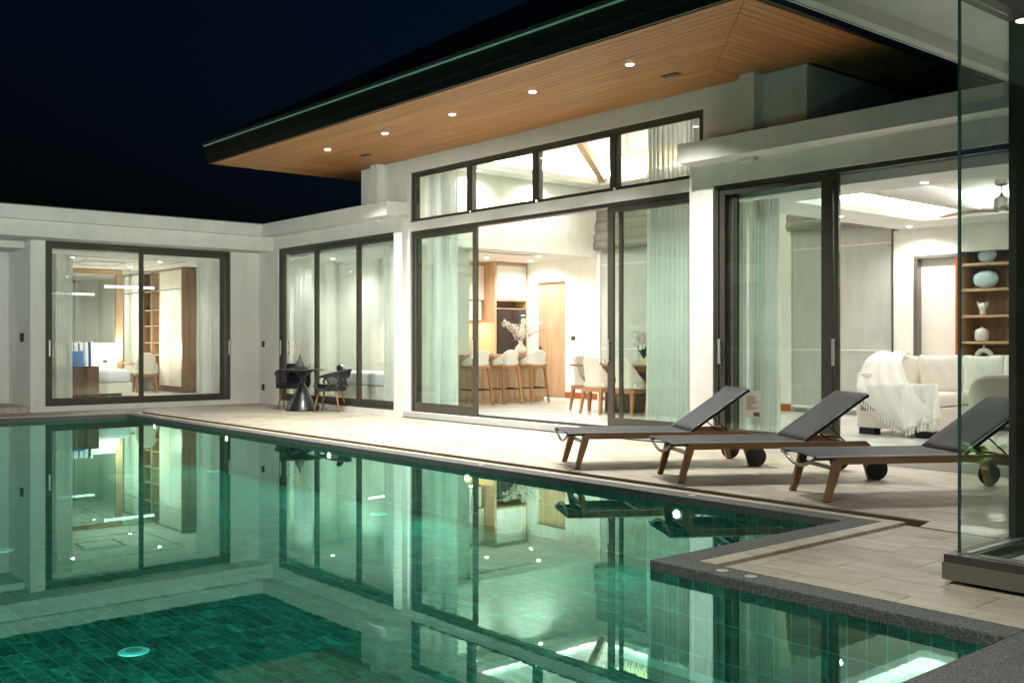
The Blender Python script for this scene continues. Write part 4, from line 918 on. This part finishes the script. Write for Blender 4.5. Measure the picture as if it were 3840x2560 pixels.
B().ell((0, -.055, .1), (.012, .02, .022), 8, 6).obj('nose', 'ceramic_white', t, smooth=True)
t = deco('bottle_vase', 'square shouldered white bottle vase', (-6.515, 14.0, 1.206)); B().lathe([(.07, 0), (.088, .03), (.092, .1), (.085, .15), (.04, .175), (.018, .18), (.018, .195), (.013, .195)], 24).obj('body', 'ceramic_white', t, smooth=True)
t = deco('ring_vase', 'white ring shaped vase with a short neck', (-6.485, 14.0, .856)); B().tube([(.1*math.cos(a*PI/16), 0, .125+.1*math.sin(a*PI/16)) for a in range(33)], .036, 12).obj('ring', 'ceramic_white', t, smooth=True); B().lathe([(.02, .25), (.017, .29), (.02, .295)], 12).obj('neck', 'ceramic_white', t)
# ceiling fan
fan = thing('ceiling_fan', 'ceiling fan with wooden propeller blades and grey motor', 'ceiling fan', (-4.27, 9.62+.3, CZ))
fx = Vector((-5.37, 12.03, 3.085)); fan.location = fx
B().lathe([(.02, 0), (.075, -.01), (.075, -.06), (.05, -.075), (.015, -.08)], 20).obj('canopy', 'track', fan); B().tube([(0, 0, -.07), (0, 0, -.18)], .012, 8).obj('rod', 'track', fan)
B().lathe([(.02, -.16), (.03, -.19), (.085, -.22), (.09, -.34), (.06, -.355)], 24).obj('motor', 'track', fan, smooth=False)
for k in range(3):
    a0 = math.radians(172+120*k)
    def f(u, v, a0=a0):
        r_ = .05+.68*u; wv = .052*math.sin(PI*min(1, .15+.85*u))**.6*(1-.35*u); a = a0+.18*math.sin(u*2.2)
        return (math.cos(a)*r_-math.sin(a)*wv*(v-.5)*2, math.sin(a)*r_+math.cos(a)*wv*(v-.5)*2, -.36+.02*math.sin(u*4)+.02*(v-.5))
    B().grid(f, 18, 4).obj('blade', 'oak_x', fan, smooth=True, solid=.008)
# ================================================================== BEDROOM
bed = thing('bed', 'upholstered bed with white bedding', 'bed', (-22.0, 6.65, FZ))
B().box(-1.15, 1.1, -.95, .94, .06, .272, bev=.015).obj('bed_base', 'linen_light', bed); put(cushion(2.2, 1.86, .27, .1), 'duvet', 'bedding', bed, (-.0, 0, .276)); B().box(-1.0, .9, -.8, .8, 0, .059).obj('plinth', 'black_metal', bed)
hb = thing('headboard_panel', 'cream padded headboard panel under the mirror', 'headboard', (-23.19, 7.1, FZ))
for k in range(3): B().box(0, .06, -1.1+.69*k, -1.1+.686*k+.68, .0, 1.07, bev=.01).obj('panel', 'cream_panel', hb)
B().box(.0605, .068, .65, .76, .64, .7).obj('socket', 'socket_black', hb)
mr = thing('wall_mirror', 'wide wall mirror in a broad wooden frame above the bed', 'mirror', (-23.19, 6.9, FZ))
B().box(.0, .02, -1.7, 1.14, 1.08, 2.6).obj('glass', 'mirror', mr)
B().box(0, .06, 1.14, 1.28, 0.0, 2.7).obj('frame', 'oak', mr); B().box(0, .06, -1.7, 1.139, 2.6, 2.7).obj('frame', 'oak_y', mr)
B().box(.021, .028, .25, .256, 1.08, 2.6).obj('joint', 'track', mr)
pillow((-22.72, 7.12, .93), (math.radians(80), math.radians(0), math.radians(80)), .56, 'pillow_stripe', 'large white cushion with navy stripes on the bed', 'bed cushions'); pillow((-22.45, 6.95, .83), (math.radians(78), 0, math.radians(84)), .38, 'blue_fabric', 'small blue patterned cushion on the bed', 'bed cushions')
sc = bpy.data.objects['cushion.004'] if 'cushion.004' in bpy.data.objects else None
t = thing('bedside_table', 'cream bedside table under the lamp', 'bedside table', (-22.95, 7.9, FZ)); B().box(-.22, .22, -.2, .2, .05, .5, bev=.005).obj('body', 'cream_panel', t); B().box(.221, .228, -.18, .18, .08, .46).obj('drawer', 'cream_panel', t)
t = thing('table_lamp', 'lit bedside lamp with a white drum shade', 'table lamp', (-22.95, 7.92, .603)); B().lathe([(.05, 0), (.075, .02), (.085, .07), (.06, .11), (.02, .14), (.015, .17)], 20).obj('lamp_base', 'ceramic_white', t, smooth=True); B().lathe([(.12, .15), (.11, .34), (.105, .34), (.115, .15)], 28).obj('lamp_shade', 'lamp_shade_glow', t, smooth=True)
lamp('POINT', 'bedside_glow', (-22.95, 7.92, .98), 8, (1, .9, .72), .08)
tv = thing('low_cabinet', 'walnut low cabinet on thin black legs at the foot of the bed', 'cabinet', (-20.3, 5.9, FZ)); B().box(-.2, .25, -.95, .745, .095, .61, bev=.004).obj('body', 'walnut', tv); B().box(-.2, .25, -.95, .745, .612, .627).obj('top', 'black_metal', tv)
for x, y in ((-.15, .6), (.2, .6), (-.15, -.8), (.2, -.8)): B().box(x-.01, x+.01, y-.01, y+.01, 0, .0945).obj('leg', 'black_metal', tv)
wd = thing('wardrobe', 'tall built-in wardrobe of cream doors with an open shelf bay', 'wardrobe', (-22.3, 8.98, FZ)); W0 = Vector(wd.location)
def wp(name, mat, *a, bev=0): return B().box(a[0]-W0.x, a[1]-W0.x, a[2]-W0.y, a[3]-W0.y, a[4]-W0.z, a[5]-W0.z, bev=bev).obj(name, mat, wd)
for x0, x1 in ((-22.65, -22.045), (-22.03, -21.42)): wp('door', 'cream_panel', x0, x1, 8.84, 8.87, .23, 2.345, bev=.002); wp('top_door', 'cream_panel', x0, x1, 8.84, 8.87, 2.36, 2.76, bev=.002)
wp('handle_groove', 'gold', -22.044, -22.031, 8.845, 8.86, .23, 2.34)
wp('end_panel', 'walnut', -21.415, -21.36, 8.83, 9.14, FZ, 2.8); wp('plinth', 'walnut', -23.15, -21.416, 8.86, 8.9, FZ, .22); wp('top_rail', 'oak_x', -23.15, -21.416, 8.85, 8.88, 2.765, 2.8)
wp('upright', 'oak', -22.69, -22.655, 8.84, 9.14, .22, 2.76); wp('upright', 'oak', -23.15, -23.1, 8.84, 9.14, .22, 2.76); wp('back', 'walnut', -23.1, -22.7, 9.12, 9.14, .22, 2.76)
for z in (.9, 1.18, 1.56, 1.92, 2.35): wp('shelf', 'oak_x', -23.099, -22.691, 8.86, 9.119, z-.012, z+.012)
ds = thing('desk', 'floating wooden desk with a cream drawer beside the wardrobe', 'desk', (-22.95, 8.5, FZ)); B().box(-.2, .25, -.34, .33, .6, .63, bev=.003).obj('desktop', 'oak_y', ds); B().box(-.2, .23, -.28, .33, .4, .599).obj('drawer', 'cream_panel', ds); B().box(-.24, -.2, -.34, .33, .63, 2.7).obj('wall_mirror_strip', 'mirror', ds)
c2 = dup(dc, (-22.15, 8.32, FZ), math.radians(-12), 'white upholstered desk chair in the bedroom'); c2['group'] = 'desk chairs'; c2['category'] = 'desk chair'
t = thing('reflected_lamp_bar', 'glowing bar imitating a lamp reflection in the bedroom glass', 'lamp reflection', (-21.3, 7.68, 2.33)); B().tube([(0, -.51, 0), (0, .51, 0)], .028, 10).obj('tube', 'reflection_glow', t); B().tube([(0, 0, .02), (0, 0, .478)], .003, 5).obj('cord', 'black_metal', t)  # glowing bar put in for a lamp mirrored in the door glass
# wood inlay strips and air cassette in the bedroom ceiling
for q in ((-22.2, -19.9, 8.29, 8.31), (-22.2, -22.18, 5.9, 8.29), (-19.92, -19.9, 5.9, 8.29), (-22.18, -19.92, 5.9, 5.92)): struct('ceiling_inlay', 'skirting_red', (*q, CZ-.006, CZ-.001))
t = thing('air_cassette', 'square air conditioning cassette in the bedroom ceiling', 'air conditioner', (-21.25, 7.05, CZ)); B().box(-.45, .45, -.45, .45, -.02, -.001, bev=.005).obj('panel', 'ceiling_white', t)
for q in ((-.36, .36, -.4, -.37), (-.36, .36, .37, .4)): B().box(*q, -.023, -.0205).obj('slot', 'ink', t)
for q in ((-.4, -.37, -.36, .36), (.37, .4, -.36, .36)): B().box(*q, -.023, -.0205).obj('slot', 'ink', t)
# middle room bed
t = thing('day_bed', 'white low bed in the plain middle room', 'bed', (-15.9, 10.35, FZ)); B().box(-1.0, 1.0, -.35, .45, .06, .3, bev=.02).obj('base', 'linen_light', t); put(cushion(2, .8, .24), 'mattress', 'bedding', t, (0, .05, .305))
# ================================================================== TERRACE FURNITURE
bt = thing('bistro_table', 'black hourglass bistro table on the terrace', 'bistro table', (-15.98, 8.76, 0))
B().lathe([(.29, 0), (.295, .012), (.285, .03), (.22, .13), (.15, .25), (.09, .38), (.045, .49), (.035, .54), (.05, .59), (.12, .65), (.22, .69), (.24, .699)], 48).obj('pedestal', 'table_black', bt, smooth=True); B().lathe([(.37, .7), (.382, .705), (.382, .716), (.375, .72)], 56).obj('tabletop', 'table_black', bt)
vs = thing('dry_grass_vase', 'taupe bottle vase of dried grass on the bistro table', 'vase', (-16.02, 8.74, .721))
B().lathe([(.05, 0), (.072, .01), (.082, .05), (.078, .09), (.05, .14), (.022, .19), (.015, .235), (.018, .25), (.012, .25)], 28).obj('vase_body', 'ceramic_taupe', vs, smooth=True); rg = random.Random(4)
for k in range(9):
    a = rg.uniform(0, 6.28); sp = rg.uniform(.02, .13); H_ = rg.uniform(.1, .22); p1 = (math.cos(a)*sp, math.sin(a)*sp, .24+H_)
    s_o = B().tube([(0, 0, .22), (math.cos(a)*sp*.4, math.sin(a)*sp*.4, .24+H_*.6), p1], .0015, 4).obj('stalk', 'wheat', vs)
    d_ = (Vector(p1)-Vector((0, 0, .22))).normalized(); b = B()
    for j in range(14):
        q_ = Vector(p1)+d_*(j*.006-.03); b.ell(q_+Vector((rg.gauss(0, .003), rg.gauss(0, .003), 0)), (.008*(1-j/20), .008*(1-j/20), .009), 6, 4)
    b.obj('ear', 'wheat', s_o)
def bistro_chair(label):
    t = thing('rope_chair', label, 'chair', group='rope chairs at the bistro table')
    B().lathe([(.2, .36), (.255, .365), (.265, .39), (.25, .405)], 36, sx=1, sy=1).obj('seat_frame', 'rope', t)
    put(cushion(.44, .44, .07, .03), 'seat_cushion', 'plastic_cushion', t, (-.01, 0, .405))
    # back points to +x ; rim rises from the arm loops to the back
    N_ = 40; top = []; bot = []
    for k in range(N_+1):
        a = math.radians(-118+236*k/N_); s = abs(a)/math.radians(118)
        rr_ = .33-.02*s; top.append((math.cos(a)*rr_*.95+.04, math.sin(a)*rr_, .72-.12*s**1.6)); bot.append((math.cos(a)*.26, math.sin(a)*.26, .385))
    rim = B().tube(top, .02, 8).obj('rim', 'rope', t, smooth=True)
    for sgn in (-1, 1):
        e = Vector(top[-1] if sgn > 0 else top[0]); c = Vector((e.x*.95+.03, e.y*.97, (e.z+.385)/2+.0)); R_ = (e.z-.385)/2+.01
        tdir = Vector((1, sgn*.25, 0)).normalized()
        B().tube([c+tdir*math.cos(j*PI/14)*R_*1.12+Vector((0, 0, 1))*math.sin(j*PI/14)*R_ for j in range(29)], .021, 8).obj('arm_loop', 'rope', t, smooth=True)
    M_ = 92
    for k in range(13, M_-12):
        f_ = k/M_*N_; i = int(f_); tt = f_-i; i2 = min(i+1, N_)
        p = Vector(top[i]).lerp(Vector(top[i2]), tt); q_ = Vector(bot[i]).lerp(Vector(bot[i2]), tt)
        B().tube([q_, q_.lerp(p, .5)+Vector((q_.x, q_.y, 0)).normalized()*.012, p], .0055, 5, cap=False).obj('cord', 'rope', t)
    for sx in (-1, 1):
        for sy in (-1, 1):
            l_ = B().tube([(sx*.15, sy*.15, .37), (sx*.22, sy*.21, 0.012)], .017, 10, r2=.011).obj('leg', 'chair_oak', t, smooth=True); B().tube([(sx*.2205, sy*.2105, .012), (sx*.2206, sy*.2106, 0)], .011, 8).obj('foot_cap', 'rubber', l_)
    put(cushion(.40, .34, .1, .045), 'back_cushion', 'plastic_cushion', t, (.2, 0, .6), (0, math.radians(72), 0))
    return t
c1 = bistro_chair('black rope chair right of the bistro table, its back to the door'); c1.location = (-15.36, 8.96, 0); c1.rotation_euler = (0, 0, math.radians(42))
dup(c1, (-16.62, 8.92, 0), math.radians(140), 'black rope chair left of the bistro table, facing the pool')
# ---- loungers: local x along length from the foot end, y across (+y = far side)
def lounger(label):
    t = thing('sun_lounger', label, 'sun lounger', group='sun loungers on the terrace'); W = .605
    for s, nm in ((0, 'near'), (1, 'far')):
        y = s*W; ys = (y-.0225, y+.0225); b = B()
        # rail with mitred front
        P = [(.063, .335), (1.66, .335), (1.70, .30), (1.70, .282), (.116, .28)]
        a = [b.bm.verts.new((x, ys[0], z)) for x, z in P]; c = [b.bm.verts.new((x, ys[1], z)) for x, z in P]
        b.bm.faces.new(a); b.bm.faces.new(c[::-1])
        for k in range(5): b.bm.faces.new((a[k], a[(k+1) % 5], c[(k+1) % 5], c[k]))
        b.obj('side_rail', 'teak_x', t)
        b = B(); P = [(.060, .333), (.114, .279), (.024, .008), (-.022, .008)]
        a = [b.bm.verts.new((x, ys[0]+.001, z)) for x, z in P]; c = [b.bm.verts.new((x, ys[1]-.001, z)) for x, z in P]
        b.bm.faces.new(a); b.bm.faces.new(c[::-1])
        for k in range(4): b.bm.faces.new((a[k], a[(k+1) % 4], c[(k+1) % 4], c[k]))
        lg = b.obj('front_leg', 'teak_z', t); B().box(-.02, .022, ys[0]+.003, ys[1]-.003, 0, .0075).obj('foot_cap', 'rubber', lg)
        b = B(); yi = ys[0]+.0 if s else ys[0]; P = [(1.60, .279), (1.665, .279), (1.735, .0), (1.69, .0)]
        a = [b.bm.verts.new((x, ys[0]+.001, z)) for x, z in P]; c = [b.bm.verts.new((x, ys[1]-.001, z)) for x, z in P]
        b.bm.faces.new(a); b.bm.faces.new(c[::-1])
        for k in range(4): b.bm.faces.new((a[k], a[(k+1) % 4], c[(k+1) % 4], c[k]))
        b.obj('rear_leg', 'teak_z', t)
        yo = ys[0]-.028 if s == 0 else ys[1]+.028
        wh = B().lathe([(.06, -.02), (.09, -.016), (.0955, -.008), (.0955, .008), (.09, .016), (.06, .02)], 40).obj('wheel', 'rubber', t, rot=(PI/2, 0, 0), loc=(1.745, yo, .0955))
        B().lathe([(.016, -.026), (.016, .026)], 16).obj('hub', 'black_metal', wh)
    b = B()
    for x in (.1, .6, 1.05, 1.6): b.beam((x, .022, .30), (x, W-.022, .30), .03, .02)
    b.obj('cross_bar', 'black_metal', t)
    B().box(-.095, 1.1, -.012, W+.012, .336, .342).obj('seat_sling', 'mesh_black', t)
    for y in (-.006, W+.006): B().box(-.095, .07, y-.016, y+.016, .312, .335, bev=.004).obj('sling_end', 'black_metal', t)
    for y in (-.018, W+.018): B().box(-.09, 1.1, y-.004, y+.004, .332, .345).obj('sling_edge', 'steel', t)
    B().tube([(-.085, W*k/12, .33-.085*math.sin(PI*k/12)) for k in range(13)], .013, 8).obj('foot_bow', 'track', t, smooth=True)
    B().beam((.09, .02, .24), (.09, W-.02, .24), .02, .03).obj('front_bar', 'track', t)
    # backrest
    p0, p1 = Vector((1.1, 0, .345)), Vector((1.69, 0, .742)); dd = (p1-p0); nn = Vector((-dd.z, 0, dd.x)).normalized()
    b = B()
    for y in (.02, W-.02): b.beam(p0+Vector((0, y, 0))-nn*.02, p1+Vector((0, y, 0))-nn*.014, .026, .022, up=nn)
    b.beam(p1+Vector((-.008, .02, -.006))-nn*.02, p1+Vector((-.008, W-.02, -.006))-nn*.02, .022, .03); b.obj('back_frame', 'black_metal', t)
    B().grid(lambda u, v: tuple(p0+dd*u+Vector((0, .008+(W-.016)*v, 0))-nn*.012*math.sin(PI*v)*math.sin(PI*u)), 10, 8).obj('back_sling', 'mesh_black', t, smooth=True, solid=.003)
    for y in (.004, W-.004): B().beam(p0+Vector((0, y, 0))+nn*.003, p1+Vector((0, y, 0))+nn*.003, .004, .003).obj('back_piping', 'steel', t)
    for y in (.1, W-.1): B().beam((1.33, y, .49), (1.55, y, .30), .012, .012).obj('strut', 'black_metal', t)
    return t
ang = math.atan2(.848, .53)
l1 = lounger('black mesh teak sun lounger nearest the hall doors'); l1.location = (-6.916, 6.675, 0); l1.rotation_euler = (0, 0, ang)
dup(l1, (-5.663, 6.682, 0), ang, 'black mesh teak sun lounger in the middle of the three'); dup(l1, (-4.283, 6.713, 0), ang, 'black mesh teak sun lounger reaching behind the glass corner')
# ---- small ground fittings
for k, (x, y, z, l) in enumerate(((-3.348, 4.28,   .001, 'round plastic lid in the pebble coping, nearer the inner corner'), (-3.17, 4.285,   .001, 'round plastic lid in the pebble coping, farther right'), (-5.14, 6.2,   .001, 'round lid in the far coping in front of the second lounger'), (-15.8, 6.2,   .001, 'round lid in the far coping near the bedroom'), (-7.76, 6.2,   .001, 'round lid in the far coping beside the kitchen reflection'))):
    t = thing('coping_lid', l, 'lid', (x, y, z-.001), 0, 'round lids in the pool coping'); B().lathe([(.034, 0), (.034, .003), (.03, .005)], 20).obj('cap', 'lid_plastic', t); B().lathe([(.038, 0), (.038, .0015)], 20).obj('rim', 'rubber', t)
t = thing('floor_drain', 'small rectangular steel drain in the terrace tiles by the coping', 'drain', (-3.40, 4.56, -.027)); B().box(-.02, .02, -.05, .05, 0, .004).obj('grate', 'steel', t)
for k, (x, y) in enumerate(((-5.72, 2.085), (-9.2, 2.27), (-13.0, 5.9), (-8.7, 5.63))):
    t = thing('pool_inlet', ['round blue green pool inlet in the near pool floor', 'round pool inlet at the left edge of the picture', 'round pool inlet far down the pool floor', 'round pool inlet under the middle room reflection'][k], 'pool inlet', (x, min(y, 5.8), PZ+.001), 0, 'round inlets on the pool floor'); B().lathe([(.085, 0), (.085, .006), (.075, .01)], 28).obj('plate', 'drain_blue', t); B().lathe([(.045, .0105), (.045, .012)], 20).obj('grille', 'pool_grout', t)
# flowering plant inside the pavilion glass
